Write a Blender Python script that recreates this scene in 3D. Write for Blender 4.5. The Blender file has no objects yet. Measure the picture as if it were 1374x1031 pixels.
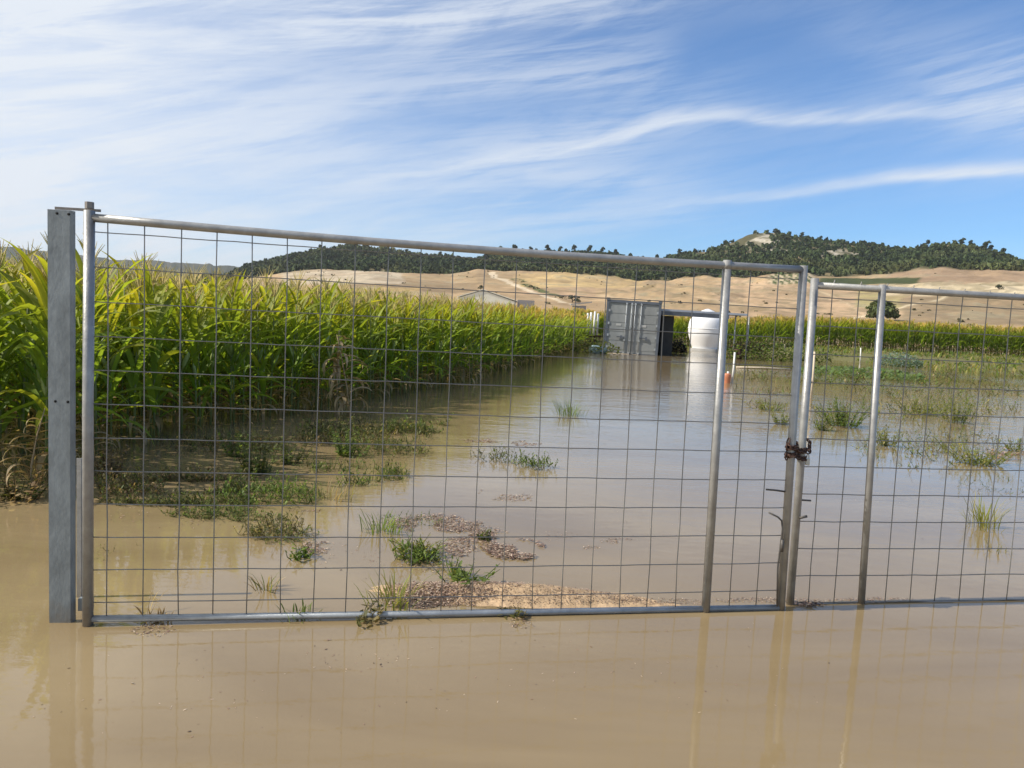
import bpy, math, random
import numpy as np
from mathutils import Vector, Matrix
random.seed(7); rng = np.random.default_rng(11)
PI = math.pi
scene = bpy.context.scene
C = scene.collection

# ---------------------------------------------------------------- camera
FPX = 1018.0; EYE = 1.5
PITCH = math.atan(87/1018.); ROLL = math.atan(.048)
cF = np.array([0, math.cos(PITCH), -math.sin(PITCH)])
u0 = np.array([0, math.sin(PITCH), math.cos(PITCH)]); r0 = np.array([1., 0, 0])
cR = math.cos(ROLL)*r0 + math.sin(ROLL)*u0
cU = -math.sin(ROLL)*r0 + math.cos(ROLL)*u0
def ray(px, py): return cF + cR*(px-687)/FPX - cU*(py-515.5)/FPX
def gz(px, py, z=0.0):                     # point of the photo on the level z
    v = ray(px, py); t = (z-EYE)/v[2]; return v*t + np.array([0, 0, EYE])
def gy(px, py, Y):                         # point of the photo at the distance Y
    v = ray(px, py); t = Y/v[1]; return v*t + np.array([0, 0, EYE])
def pj(P):
    v = np.array(P, float)-np.array([0, 0, EYE]); z = v@cF
    return 687+FPX*(v@cR)/z, 515.5-FPX*(v@cU)/z
cd = bpy.data.cameras.new('camera'); cam = bpy.data.objects.new('camera', cd); C.objects.link(cam)
cd.sensor_fit = 'HORIZONTAL'; cd.sensor_width = 36; cd.lens = 36*FPX/1374
cd.clip_start = .05; cd.clip_end = 20000
M = Matrix(((cR[0], cU[0], -cF[0], 0), (cR[1], cU[1], -cF[1], 0), (cR[2], cU[2], -cF[2], EYE), (0, 0, 0, 1)))
cam.matrix_world = M
scene.camera = cam

# ---------------------------------------------------------------- light
SUN_AZ = math.radians(-101)                 # from +Y, clockwise: the sun stands to the left
SUN_EL = math.radians(41)
scene.view_settings.view_transform = 'Standard'; scene.view_settings.look = 'None'
scene.view_settings.exposure = 0.46; scene.view_settings.gamma = 1
sl = bpy.data.lights.new('sun', 'SUN'); sl.energy = 4.0; sl.angle = math.radians(.5); sl.color = (1, .93, .82)
so = bpy.data.objects.new('sun', sl); C.objects.link(so)
sd = Vector((math.sin(SUN_AZ)*math.cos(SUN_EL), math.cos(SUN_AZ)*math.cos(SUN_EL), math.sin(SUN_EL)))
so.rotation_euler = sd.to_track_quat('Z', 'Y').to_euler()
so.location = (0, 0, 40)

W = bpy.data.worlds.new('World'); scene.world = W; W.use_nodes = True
nt = W.node_tree; N = nt.nodes; L = nt.links
for n in list(N): N.remove(n)
wo = N.new('ShaderNodeOutputWorld'); bg = N.new('ShaderNodeBackground'); bg.inputs[1].default_value = .1
L.new(bg.outputs[0], wo.inputs[0])
sky = N.new('ShaderNodeTexSky'); sky.sky_type = 'NISHITA'; sky.sun_disc = False
sky.sun_elevation = SUN_EL; sky.sun_rotation = SUN_AZ % (2*PI)
sky.air_density = 1.0; sky.dust_density = .4; sky.ozone_density = 2.0; sky.altitude = 700
def mth(op, a, b=None, c=None, clamp=False):
    n = N.new('ShaderNodeMath'); n.operation = op; n.use_clamp = clamp
    for i, v in enumerate((a, b, c)):
        if v is None: continue
        if isinstance(v, (int, float)): n.inputs[i].default_value = v
        else: L.new(v, n.inputs[i])
    return n.outputs[0]
tc = N.new('ShaderNodeTexCoord'); sx = N.new('ShaderNodeSeparateXYZ'); L.new(tc.outputs['Generated'], sx.inputs[0])
az = mth('ARCTAN2', sx.outputs[0], sx.outputs[1]); el = mth('ARCSINE', sx.outputs[2])
def azel(px, py):
    v = ray(px, py); v = v/np.linalg.norm(v); return math.atan2(v[0], v[1]), math.asin(v[2])
def fcurve(pts, src):
    n = N.new('ShaderNodeFloatCurve'); cv = n.mapping.curves[0]; n.mapping.extend = 'HORIZONTAL'
    while len(cv.points) < len(pts): cv.points.new(.5, .5)
    for p, (x, y) in zip(cv.points, pts): p.location = (x, y); p.handle_type = 'AUTO_CLAMPED'
    n.mapping.update(); L.new(src, n.inputs['Value']); return n.outputs[0]
azn = mth('ADD', mth('MULTIPLY', az, .5), .5)          # -1..1 rad -> 0..1
def noise(u, v, scale, detail=6, rough=.55, dist=0., w=0.):
    cx = N.new('ShaderNodeCombineXYZ'); L.new(u, cx.inputs[0]); L.new(v, cx.inputs[1]); cx.inputs[2].default_value = w
    n = N.new('ShaderNodeTexNoise'); L.new(cx.outputs[0], n.inputs['Vector'])
    n.inputs['Scale'].default_value = scale; n.inputs['Detail'].default_value = detail
    n.inputs['Roughness'].default_value = rough; n.inputs['Distortion'].default_value = dist
    return n.outputs['Fac']
def rot(a, su, sv):
    ca, sa = math.cos(a), math.sin(a)
    u = mth('ADD', mth('MULTIPLY', az, ca*su), mth('MULTIPLY', el, sa*su))
    v = mth('SUBTRACT', mth('MULTIPLY', el, ca*sv), mth('MULTIPLY', az, sa*sv))
    return u, v
def ramp(x, a, b):
    n = N.new('ShaderNodeMapRange'); n.interpolation_type = 'SMOOTHSTEP'
    n.inputs[1].default_value = a; n.inputs[2].default_value = b; L.new(x, n.inputs[0]); return n.outputs[0]
wob = noise(*rot(.1, 1, 1), 5, 3, .5, 0, 3.)
fibA = noise(*rot(.14, 2.2, 34), 1.6, 8, .68, .5, 5.)
fibB = noise(*rot(.30, 3.2, 20), 1.5, 7, .66, .9, 8.)
def streak(pts, width, st, soft=.5, up=1.6):
    P = [azel(*p) for p in pts]
    cy = fcurve([(a*.5+.5, e) for a, e in P], azn)
    off = mth('SUBTRACT', mth('SUBTRACT', el, cy), mth('MULTIPLY', mth('SUBTRACT', wob, .5), .03))
    # crisp lower edge, feathered upper edge
    w = mth('ADD', width, mth('MULTIPLY', mth('GREATER_THAN', off, 0.0), width*up))
    g = mth('DIVIDE', off, w)
    g = mth('POWER', 2.718, mth('MULTIPLY', mth('MULTIPLY', g, g), -1.))
    s = fcurve([(a*.5+.5, v) for (a, e), v in zip(P, st)], azn)
    return mth('MULTIPLY', mth('MULTIPLY', g, s), mth('ADD', mth('MULTIPLY', ramp(mth('ADD', mth('MULTIPLY', fibA, .6), mth('MULTIPLY', fibB, .4)), .38, .60), 1-soft), soft))
masks = []
p1 = [(300, 262), (480, 240), (600, 226), (720, 210), (830, 186), (900, 160), (960, 157), (1080, 160), (1200, 161), (1300, 154), (1374, 142)]
masks.append(streak(p1, .0055, [0, .2, .55, .75, .85, .8, .6, .6, .65, .5, .55], .6, 1.2))
masks.append(streak(p1, .026, [.1, .25, .4, .45, .42, .34, .22, .12, .16, .3, .36], .15, .9))
p2 = [(480, 330), (650, 305), (800, 290), (900, 281), (980, 268), (1080, 255), (1180, 242), (1280, 234), (1374, 226)]
masks.append(streak(p2, .0055, [.1, .2, .3, .3, .4, .55, .75, .9, .9], .65, .7))
masks.append(streak(p2, .04, [.35, .42, .38, .34, .18, .1, .08, .14, .16], .3))
p3 = [(60, 130), (300, 64), (430, 40), (560, 28), (700, 12), (820, 2), (930, 0), (1060, 0)]
masks.append(streak(p3, .03, [.55, .7, .8, .75, .65, .5, .15, 0], .15, .8))
p4 = [(200, 190), (430, 148), (560, 122), (700, 108), (820, 104), (930, 100)]
masks.append(streak(p4, .020, [.4, .5, .45, .5, .4, .0], .1))
p5 = [(960, -30), (1040, 8), (1130, 45), (1220, 95), (1300, 135), (1374, 150)]
masks.append(streak(p5, .026, [.05, .08, .12, .18, .3, .36], .2))
p6 = [(700, 236), (760, 240), (820, 246), (900, 252)]
masks.append(streak(p6, .008, [0, .32, .26, 0], .3))
f1 = noise(*rot(.27, 1.7, 14), 1.5, 10, .70, .9, 0.)
f2 = noise(*rot(.12, 1.1, 4.5), 1.5, 6, .6, .6, 9.)
f3 = noise(*rot(.34, 4, 46), 1.3, 6, .65, .8, 4.)
leftw = fcurve([(0, 1), (.18, 1), (.24, .96), (.32, .82), (.40, .55), (.48, .27), (.56, .09), (.64, .03), (.75, .03), (1, .3)], azn)
fib = mth('MULTIPLY', mth('ADD', mth('MULTIPLY', ramp(f1, .38, .60), .78), mth('MULTIPLY', ramp(f3, .35, .7), .22)), ramp(f2, .30, .56))
base_ = fcurve([(0, .74), (.18, .70), (.26, .54), (.36, .32), (.46, .14), (.55, .02), (1, .02)], azn)
mass = mth('ADD', mth('MULTIPLY', mth('MULTIPLY', leftw, fib), .56), base_)
masks.append(mass)
inv = None
for m in masks:
    i = mth('SUBTRACT', 1.0, mth('MINIMUM', m, .97)); inv = i if inv is None else mth('MULTIPLY', inv, i)
cov = mth('MULTIPLY', mth('SUBTRACT', 1.0, inv), ramp(el, -.01, .05))
veil = mth('MULTIPLY', mth('SUBTRACT', 1.0, ramp(el, 0.0, .15)), .30)
tot = mth('MAXIMUM', cov, veil)
mx = N.new('ShaderNodeMix'); mx.data_type = 'RGBA'; L.new(tot, mx.inputs[0])
gain = N.new('ShaderNodeMix'); gain.data_type = 'RGBA'; gain.blend_type = 'MULTIPLY'; gain.inputs[0].default_value = 1
L.new(sky.outputs[0], gain.inputs[6]); gain.inputs[7].default_value = (.58, .88, 1.16, 1)
L.new(gain.outputs[2], mx.inputs[6]); mx.inputs[7].default_value = (5.9, 6.3, 6.85, 1)
L.new(mx.outputs[2], bg.inputs[0])

# ---------------------------------------------------------------- helpers
def tag(o, label=None, cat=None, group=None, kind=None):
    if label: o['label'] = label
    if cat: o['category'] = cat
    if group: o['group'] = group
    if kind: o['kind'] = kind
    return o
def root(name, loc, label, cat, group=None):
    o = bpy.data.objects.new(name, None); C.objects.link(o); o.location = Vector(loc)
    o.empty_display_size = .1
    return tag(o, label, cat, group)
def wloc(o):
    v = Vector((0, 0, 0))
    while o is not None: v += o.location; o = o.parent
    return v
class G:                                   # a bag of geometry: vertices, quads, triangles, colours
    def __init__(s): s.v = []; s.q = []; s.t = []; s.c = []; s.n = 0
    def add(s, v, q=None, t=None, col=None):
        v = np.asarray(v, float).reshape(-1, 3)
        if q is not None and len(q): s.q.append(np.asarray(q, int)+s.n)
        if t is not None and len(t): s.t.append(np.asarray(t, int)+s.n)
        c = np.ones((len(v), 3)) if col is None else np.broadcast_to(np.asarray(col, float), (len(v), 3))
        s.v.append(v); s.c.append(c); s.n += len(v)
    def arr(s):
        v = np.concatenate(s.v); c = np.concatenate(s.c)
        q = np.concatenate(s.q) if s.q else np.zeros((0, 4), int)
        t = np.concatenate(s.t) if s.t else np.zeros((0, 3), int)
        return v, q, t, c
    def mesh(s, name, origin=(0, 0, 0), smooth=True):
        v, q, t, c = s.arr(); v = v-np.asarray(origin)
        m = bpy.data.meshes.new(name); m.vertices.add(len(v)); m.vertices.foreach_set('co', v.astype('f4').ravel())
        m.loops.add(len(q)*4+len(t)*3)
        m.loops.foreach_set('vertex_index', np.concatenate([q.ravel(), t.ravel()]).astype('i4'))
        m.polygons.add(len(q)+len(t))
        st = np.concatenate([np.arange(len(q))*4, len(q)*4+np.arange(len(t))*3]).astype('i4')
        m.polygons.foreach_set('loop_start', st)
        m.update(calc_edges=True)
        m.polygons.foreach_set('use_smooth', np.full(len(q)+len(t), smooth))
        ca = m.color_attributes.new('col', 'FLOAT_COLOR', 'POINT')
        ca.data.foreach_set('color', np.concatenate([c, np.ones((len(c), 1))], 1).astype('f4').ravel())
        m.validate(); return m
    def obj(s, name, mat, parent=None, smooth=True, loc=None):
        org = wloc(parent) if parent else Vector(loc if loc is not None else (0, 0, 0))
        m = s.mesh(name, org, smooth); m.materials.append(mat)
        o = bpy.data.objects.new(name, m); C.objects.link(o)
        if parent: o.parent = parent
        else: o.location = org
        return o
    def tube(s, pts, r, n=10, col=None, cap=True):
        pts = [np.asarray(p, float) for p in pts]; k = len(pts)
        rr = r if hasattr(r, '__len__') else [r]*k
        V = []; prev = None
        for i, p in enumerate(pts):
            t = pts[min(i+1, k-1)]-pts[max(i-1, 0)]; t = t/(np.linalg.norm(t)+1e-9)
            if prev is None:
                a = np.array([0, 0, 1.]) if abs(t[2]) < .9 else np.array([1., 0, 0]); x = np.cross(a, t)
            else: x = prev-t*(prev@t)
            x /= np.linalg.norm(x)+1e-9; y = np.cross(t, x); prev = x
            for j in range(n):
                A = 2*PI*j/n; V.append(p+(x*math.cos(A)+y*math.sin(A))*rr[i])
        Q = [(i*n+j, i*n+(j+1) % n, (i+1)*n+(j+1) % n, (i+1)*n+j) for i in range(k-1) for j in range(n)]
        T = []
        if cap and n > 2:
            V += [pts[0], pts[-1]]; a = k*n
            T += [(a, (j+1) % n, j) for j in range(n)] + [(a+1, (k-1)*n+j, (k-1)*n+(j+1) % n) for j in range(n)]
        s.add(V, Q, T, col)
    def box(s, lo, hi, mat=None, col=None, bev=0.0):
        x0, y0, z0 = lo; x1, y1, z1 = hi
        V = np.array([(x, y, z) for x in (x0, x1) for y in (y0, y1) for z in (z0, z1)], float)
        Q = [(0, 1, 3, 2), (4, 6, 7, 5), (0, 4, 5, 1), (2, 3, 7, 6), (0, 2, 6, 4), (1, 5, 7, 3)]
        if mat is not None: V = V@np.asarray(mat[0]).T+np.asarray(mat[1])
        # split vertices so that the box keeps sharp edges
        s.add(np.array([V[i] for f in Q for i in f]), [(4*k, 4*k+1, 4*k+2, 4*k+3) for k in range(6)], None, col)
    def lathe(s, prof, c, n=32, col=None):
        V = [(c[0]+r*math.cos(2*PI*j/n), c[1]+r*math.sin(2*PI*j/n), c[2]+z) for r, z in prof for j in range(n)]
        k = len(prof)
        s.add(V, [(i*n+j, i*n+(j+1) % n, (i+1)*n+(j+1) % n, (i+1)*n+j) for i in range(k-1) for j in range(n)], None, col)
def vnoise(x, y, seed=0):
    xi = np.floor(x).astype(np.int64); yi = np.floor(y).astype(np.int64); fx = x-xi; fy = y-yi
    fx = fx*fx*(3-2*fx); fy = fy*fy*(3-2*fy)
    def h(a, b):
        n = (a*374761393+b*668265263+seed*982451653) & 0xffffffff
        n = ((n ^ (n >> 13))*1274126177) & 0xffffffff
        return ((n ^ (n >> 16)) & 0xffff)/65535.
    return (h(xi, yi)*(1-fx)+h(xi+1, yi)*fx)*(1-fy)+(h(xi, yi+1)*(1-fx)+h(xi+1, yi+1)*fx)*fy
def fbm(x, y, seed=0, o=4):
    a = 0; s = .5
    for i in range(o): a = a+s*vnoise(x*2**i, y*2**i, seed+i); s *= .5
    return a
def sstep(x, a, b):
    t = np.clip((x-a)/(b-a), 0, 1); return t*t*(3-2*t)

# ---------------------------------------------------------------- materials
def mat(name, col=(.5, .5, .5), rough=.6, metal=0., var=.0, vscale=8., bump=0., bscale=40., attr=False, trans=0., spec=.5, col2=None, stretch=None, mud=False):
    m = bpy.data.materials.new(name); m.use_nodes = True; T = m.node_tree; n = T.nodes; l = T.links
    b = n['Principled BSDF']; b.inputs['Roughness'].default_value = rough; b.inputs['Metallic'].default_value = metal
    b.inputs['Specular IOR Level'].default_value = spec
    out = None
    if attr:
        a = n.new('ShaderNodeAttribute'); a.attribute_name = 'col'; out = a.outputs['Color']
    else:
        a = n.new('ShaderNodeRGB'); a.outputs[0].default_value = (*col, 1); out = a.outputs[0]
    if var or bump:
        g = n.new('ShaderNodeTexCoord'); mp = n.new('ShaderNodeMapping'); l.new(g.outputs['Object'], mp.inputs[0])
        if stretch: mp.inputs['Scale'].default_value = stretch
    if var:
        t = n.new('ShaderNodeTexNoise'); t.inputs['Scale'].default_value = vscale; t.inputs['Detail'].default_value = 6
        t.inputs['Roughness'].default_value = .65
        l.new(mp.outputs[0], t.inputs['Vector'])
        if col2:
            r = n.new('ShaderNodeMapRange'); r.inputs[1].default_value = .4; r.inputs[2].default_value = .62; l.new(t.outputs['Fac'], r.inputs[0])
            x = n.new('ShaderNodeMix'); x.data_type = 'RGBA'; l.new(r.outputs[0], x.inputs[0]); l.new(out, x.inputs[6]); x.inputs[7].default_value = (*col2, 1); out = x.outputs[2]
        else:
            r = n.new('ShaderNodeMapRange'); r.inputs[1].default_value = .25; r.inputs[2].default_value = .75
            r.inputs[3].default_value = 1-var; r.inputs[4].default_value = 1+var; l.new(t.outputs['Fac'], r.inputs[0])
            x = n.new('ShaderNodeVectorMath'); x.operation = 'SCALE'; l.new(out, x.inputs[0]); l.new(r.outputs[0], x.inputs['Scale']); out = x.outputs[0]
        rr = n.new('ShaderNodeMapRange'); rr.inputs[3].default_value = max(0, rough-.1); rr.inputs[4].default_value = min(1, rough+.12)
        l.new(t.outputs['Fac'], rr.inputs[0]); l.new(rr.outputs[0], b.inputs['Roughness'])
    if bump:
        t = n.new('ShaderNodeTexNoise'); t.inputs['Scale'].default_value = bscale; t.inputs['Detail'].default_value = 5
        l.new(mp.outputs[0], t.inputs['Vector'])
        bp = n.new('ShaderNodeBump'); bp.inputs['Strength'].default_value = bump; bp.inputs['Distance'].default_value = .02
        l.new(t.outputs['Fac'], bp.inputs['Height']); l.new(bp.outputs[0], b.inputs['Normal'])
    if mud:
        g3 = n.new('ShaderNodeNewGeometry'); s3 = n.new('ShaderNodeSeparateXYZ'); l.new(g3.outputs['Position'], s3.inputs[0])
        n3 = n.new('ShaderNodeTexNoise'); n3.inputs['Scale'].default_value = 22; n3.inputs['Detail'].default_value = 5; l.new(g3.outputs['Position'], n3.inputs['Vector'])
        a3 = n.new('ShaderNodeMath'); a3.operation = 'MULTIPLY_ADD'; l.new(n3.outputs['Fac'], a3.inputs[0]); a3.inputs[1].default_value = -.22; l.new(s3.outputs[2], a3.inputs[2])
        r3 = n.new('ShaderNodeMapRange'); r3.inputs[1].default_value = -.11; r3.inputs[2].default_value = -.01; r3.inputs[3].default_value = .5; r3.inputs[4].default_value = 0; l.new(a3.outputs[0], r3.inputs[0])
        x3 = n.new('ShaderNodeMix'); x3.data_type = 'RGBA'; l.new(r3.outputs[0], x3.inputs[0]); l.new(out, x3.inputs[6]); x3.inputs[7].default_value = (.22, .17, .11, 1); out = x3.outputs[2]
    l.new(out, b.inputs['Base Color'])
    if trans:
        tr = n.new('ShaderNodeBsdfTranslucent'); ms = n.new('ShaderNodeMixShader'); ms.inputs[0].default_value = trans
        g2 = n.new('ShaderNodeVectorMath'); g2.operation = 'MULTIPLY'; l.new(out, g2.inputs[0]); g2.inputs[1].default_value = (1.4, 1.35, .7)
        l.new(g2.outputs[0], tr.inputs[0]); l.new(b.outputs[0], ms.inputs[1]); l.new(tr.outputs[0], ms.inputs[2])
        l.new(ms.outputs[0], n['Material Output'].inputs['Surface'])
    return m
m_galv = mat('galvanised_steel', (.35, .345, .33), .42, .45, .28, 14, .08, 90, mud=True)
m_post = mat('weathered_galvanised_steel', (.27, .295, .295), .55, .2, .38, 11, .08, 60, stretch=(1, 1, .5), mud=True)
m_wire = mat('mesh_wire', (.25, .24, .22), .55, .4, .2, 30)
m_rail = mat('galvanised_rail', (.31, .33, .345), .42, .4, .25, 14, .08, 90)
m_plate = mat('hinge_plate_steel', (.26, .235, .21), .55, .4, .3, 30)
m_rust = mat('rusty_iron', (.085, .045, .032), .75, .3, .5, 60, .3, 200)
m_rod = mat('weathered_rod', (.12, .11, .10), .6, .4, .4, 40)
m_brass = mat('padlock_metal', (.55, .52, .46), .3, .8, .1, 30)
m_hole = mat('bolt_hole', (.01, .01, .01), .9)
m_leaf = mat('leaf', attr=True, rough=.55, trans=.5, spec=.4, var=.16, vscale=6)
m_far = mat('far_leaf', attr=True, rough=.8, spec=.15, var=.25, vscale=.8)
m_dry = mat('dry_plant', attr=True, rough=.8, trans=.15, spec=.2)
m_stalk = mat('corn_stalk', (.17, .20, .06), .6, 0, .3, 5)
m_tassel = mat('corn_tassel', (.56, .45, .18), .8, 0, .2, 9)
m_husk = mat('corn_husk', (.26, .32, .09), .6, 0, .25, 12)
m_bark = mat('bark', (.10, .075, .05), .9, 0, .4, 5, .5, 20)
m_tank = mat('white_fibreglass', (.80, .80, .80), .4, 0, .06, 1.5)
m_cont = mat('faded_grey_container_paint', (.25, .26, .255), .6, .0, .22, 1.6, .05, 20, stretch=(1, 1, .4))
m_contd = mat('dark_container_steel', (.10, .115, .14), .6, .1, .3, 3)
m_canopy = mat('grey_sheet_roof', (.42, .45, .50), .5, .2, .2, 2)
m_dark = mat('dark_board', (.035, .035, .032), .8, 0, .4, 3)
m_bar = mat('door_gear', (.38, .40, .41), .5, .3, .25, 6)
m_white = mat('white_paint', (.75, .74, .70), .6, 0, .12, 6)
m_worn = mat('worn_sticker', (.42, .42, .40), .8)
m_orange = mat('orange_plastic', (.52, .19, .09), .5, 0, .15, 8)
m_blue = mat('pale_blue_plastic', (.30, .42, .47), .5, 0, .15, 5)
m_wood = mat('bleached_wood', (.62, .52, .38), .8, 0, .25, 12)
m_shedroof = mat('cream_sheet_roof', (.74, .72, .60), .6, 0, .1, .5)
m_shedwall = mat('shed_wall', (.26, .25, .25), .8, 0, .15, .5)
m_conc = mat('old_concrete', (.30, .29, .27), .9, 0, .25, 1.)

# ---------------------------------------------------------------- ground
def edge_x(y):                             # edge of the maize field, left of the flooded track
    return np.interp(y, [5.4, 6.2, 7, 9, 11.6, 18.2, 30, 46, 60], [-3.42, -3.72, -4.02, -3.68, -2.75, -.85, 1.35, 4.3, 6.6])
BANKS = [  # px, py, half size across and along in metres, height over the water
    (695, 800, .64, .14, .054), (850, 809, .55, .05, .022), (575, 806, .16, .06, .012), (620, 800, .35, .12, .03), (740, 804, .45, .12, .03)]
def ground_z(x, y):
    z = -.28+.08*(fbm(x*.5+3, y*.5, 5)-.5)
    ex = edge_x(y); z = np.maximum(z, -.28+.2*sstep(ex-x, -.3, 1.2))
    # bank rising to the right-hand field
    rise = sstep(y, 33, 56)*sstep(x, 15, 22)*.62+sstep(y, 50, 58)*.3*(1-sstep(x, 15, 22))
    z = z+rise*1.25+.07*(fbm(x*.25, y*.3, 8)-.5)*sstep(y, 25, 35)
    for px, py, a, b, h in BANKS:
        P = gz(px, py); d2 = ((x-P[0])/a)**2+((y-P[1])/b)**2
        z = np.maximum(z, h*1.7*np.exp(-d2*.8)-.03+.018*(fbm(x*9, y*9, 3)-.45)+.012*(fbm(x*30, y*30, 4)-.45))
    return z
def axis(dense, far):
    a = list(dense); s = a[1]-a[0]
    while a[-1] < far: s *= 1.18; a.append(a[-1]+s)
    s = dense[1]-dense[0]; b = []
    p = dense[0]
    while p > -far: s *= 1.18; p -= s; b.append(p)
    return np.array(b[::-1]+a)
gx = np.unique(np.round(np.concatenate([axis(np.arange(-10, 12, .25), 5000), np.arange(-1.6, 2.2, .03)]), 4))
gyv = np.unique(np.round(np.concatenate([axis(np.arange(-2, 20, .25), 5000), np.arange(3.6, 4.7, .025), np.arange(20, 60, .6)]), 4))
def grid_mesh(X, Y, Z, col):
    g = G(); h, w = X.shape; idx = np.arange(h*w).reshape(h, w)
    q = np.stack([idx[:-1, :-1], idx[:-1, 1:], idx[1:, 1:], idx[1:, :-1]], -1).reshape(-1, 4)
    g.add(np.stack([X, Y, Z], -1).reshape(-1, 3), q, None, col.reshape(-1, 3)); return g
X, Y = np.meshgrid(gx, gyv); Z = ground_z(X, Y)
far = sstep(np.hypot(X, Y), 60, 120); Z = Z*(1-far)+.5*far
mud = np.array([.25, .17, .10]); sand = np.array([.50, .355, .215]); grs = np.array([.16, .15, .06]); tan = np.array([.42, .31, .19])
col = np.zeros(X.shape+(3,))+mud
gk = sstep(Y, 32, 44)[..., None]; col = col*(1-gk)+grs*gk
fk = far[..., None]; col = col*(1-fk)+tan*fk
sand = sand*(.62+.75*fbm(X*34, Y*34, 12, 4))[..., None]*(.8+.4*fbm(X*5, Y*5, 13, 2))[..., None]
sk = (sstep(Z, -.05, .01)*(Y < 6)*(Y > 3))[..., None]; col = col*(1-sk)+sand*sk
g = grid_mesh(X, Y, Z, col)
def gh(x, y):
    i = int(np.clip(np.searchsorted(gx, x)-1, 0, len(gx)-2)); j = int(np.clip(np.searchsorted(gyv, y)-1, 0, len(gyv)-2))
    a = (x-gx[i])/(gx[i+1]-gx[i]); b = (y-gyv[j])/(gyv[j+1]-gyv[j])
    return float((ZG[j, i]*(1-a)+ZG[j, i+1]*a)*(1-b)+(ZG[j+1, i]*(1-a)+ZG[j+1, i+1]*a)*b)
ZG = Z.copy()
m_ground = mat('ground_soil', attr=True, rough=.95, spec=.15, var=.28, vscale=9, bump=.5, bscale=30)
tag(g.obj('ground', m_ground), kind='structure')

# ---------------------------------------------------------------- flood water
def water_mat():
    m = bpy.data.materials.new('muddy_flood_water'); m.use_nodes = True; T = m.node_tree; n = T.nodes; l = T.links
    b = n['Principled BSDF']; b.inputs['IOR'].default_value = 1.36; b.inputs['Roughness'].default_value = .02
    b.inputs['Specular IOR Level'].default_value = .72
    g = n.new('ShaderNodeNewGeometry'); sp = n.new('ShaderNodeSeparateXYZ'); l.new(g.outputs['Position'], sp.inputs[0])
    def tex(scale, sc, det, dist=0.):
        mp = n.new('ShaderNodeMapping'); mp.inputs['Scale'].default_value = sc; l.new(g.outputs['Position'], mp.inputs[0])
        t = n.new('ShaderNodeTexNoise'); t.inputs['Scale'].default_value = scale; t.inputs['Detail'].default_value = det
        t.inputs['Distortion'].default_value = dist; l.new(mp.outputs[0], t.inputs['Vector']); return t.outputs['Fac']
    big = tex(.8, (.5, 1.3, 1), 6, 1.2)
    cr = n.new('ShaderNodeValToRGB'); cr.color_ramp.elements[0].position = .3; cr.color_ramp.elements[1].position = .7
    cr.color_ramp.elements[0].color = (.225, .162, .084, 1); cr.color_ramp.elements[1].color = (.295, .220, .118, 1)
    l.new(big, cr.inputs[0]); l.new(cr.outputs[0], b.inputs['Base Color'])
    # ripples: calm in front of the gate, livelier farther out
    def mt(op, a, b_):
        q = n.new('ShaderNodeMath'); q.operation = op
        for i, v in enumerate((a, b_)):
            if isinstance(v, (int, float)): q.inputs[i].default_value = v
            else: l.new(v, q.inputs[i])
        return q.outputs[0]
    r1 = tex(5.5, (1, 2.4, 1), 4, .3); r2 = tex(1.3, (1, 1.8, 1), 3, .2); r3 = tex(16, (1, 1.8, 1), 2)
    mr = n.new('ShaderNodeMapRange'); mr.inputs[1].default_value = 4; mr.inputs[2].default_value = 13
    mr.inputs[3].default_value = .22; mr.inputs[4].default_value = 1.0; l.new(sp.outputs[1], mr.inputs[0])
    patch = n.new('ShaderNodeMapRange'); patch.inputs[1].default_value = .38; patch.inputs[2].default_value = .62; patch.inputs[3].default_value = .45
    l.new(tex(.28, (1, .6, 1), 2), patch.inputs[0])
    h = mt('ADD', mt('ADD', mt('MULTIPLY', r1, .005), mt('MULTIPLY', r2, .012)), mt('MULTIPLY', r3, .0011))
    h = mt('MULTIPLY', mt('MULTIPLY', h, mr.outputs[0]), patch.outputs[0])
    bp = n.new('ShaderNodeBump'); bp.inputs['Strength'].default_value = 1; bp.inputs['Distance'].default_value = 1.0
    l.new(h, bp.inputs['Height']); l.new(bp.outputs[0], b.inputs['Normal'])
    return m
g = G(); xs = np.linspace(-90, 90, 37); ys = np.linspace(-40, 75, 24); X, Y = np.meshgrid(xs, ys)
wg = grid_mesh(X, Y, X*0, np.ones(X.shape+(3,)))
tag(wg.obj('flood_water', water_mat()), kind='structure')

# ---------------------------------------------------------------- hills
def ip(x, pts): return np.interp(x, [p[0] for p in pts], [p[1] for p in pts])
FOOT = [(-600, 378), (0, 386), (200, 392), (400, 402), (600, 414), (700, 419), (820, 424), (1000, 430), (1200, 440), (1374, 449), (1900, 470)]
EDGE = [(-600, 372), (0, 380), (300, 380), (345, 372), (380, 366), (440, 362), (500, 362), (560, 367), (605, 368), (640, 361), (680, 364), (760, 366), (800, 371),
        (850, 376), (900, 375), (950, 373), (1000, 375), (1025, 368), (1085, 366), (1098, 372), (1150, 372), (1200, 367), (1235, 361), (1265, 359), (1300, 362), (1340, 362), (1374, 364), (1500, 372), (1900, 385)]
CREST = [(-600, 382), (200, 380), (300, 372), (335, 357), (380, 348), (430, 336), (470, 331), (520, 338), (560, 344), (600, 345), (635, 352), (650, 346), (680, 338), (760, 340),
         (800, 341), (830, 345), (860, 350), (885, 350), (905, 344), (950, 336), (985, 325), (1000, 317), (1015, 313), (1040, 314), (1080, 320), (1130, 325), (1180, 330), (1200, 334),
         (1218, 337), (1240, 333), (1280, 330), (1310, 332), (1345, 345), (1374, 355), (1500, 372), (1900, 390)]
RIDGE = [(-600, 306), (-200, 320), (0, 331), (60, 337), (100, 341), (150, 347), (200, 350), (250, 353), (300, 357), (340, 360), (420, 364), (900, 385), (1900, 440)]
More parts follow.
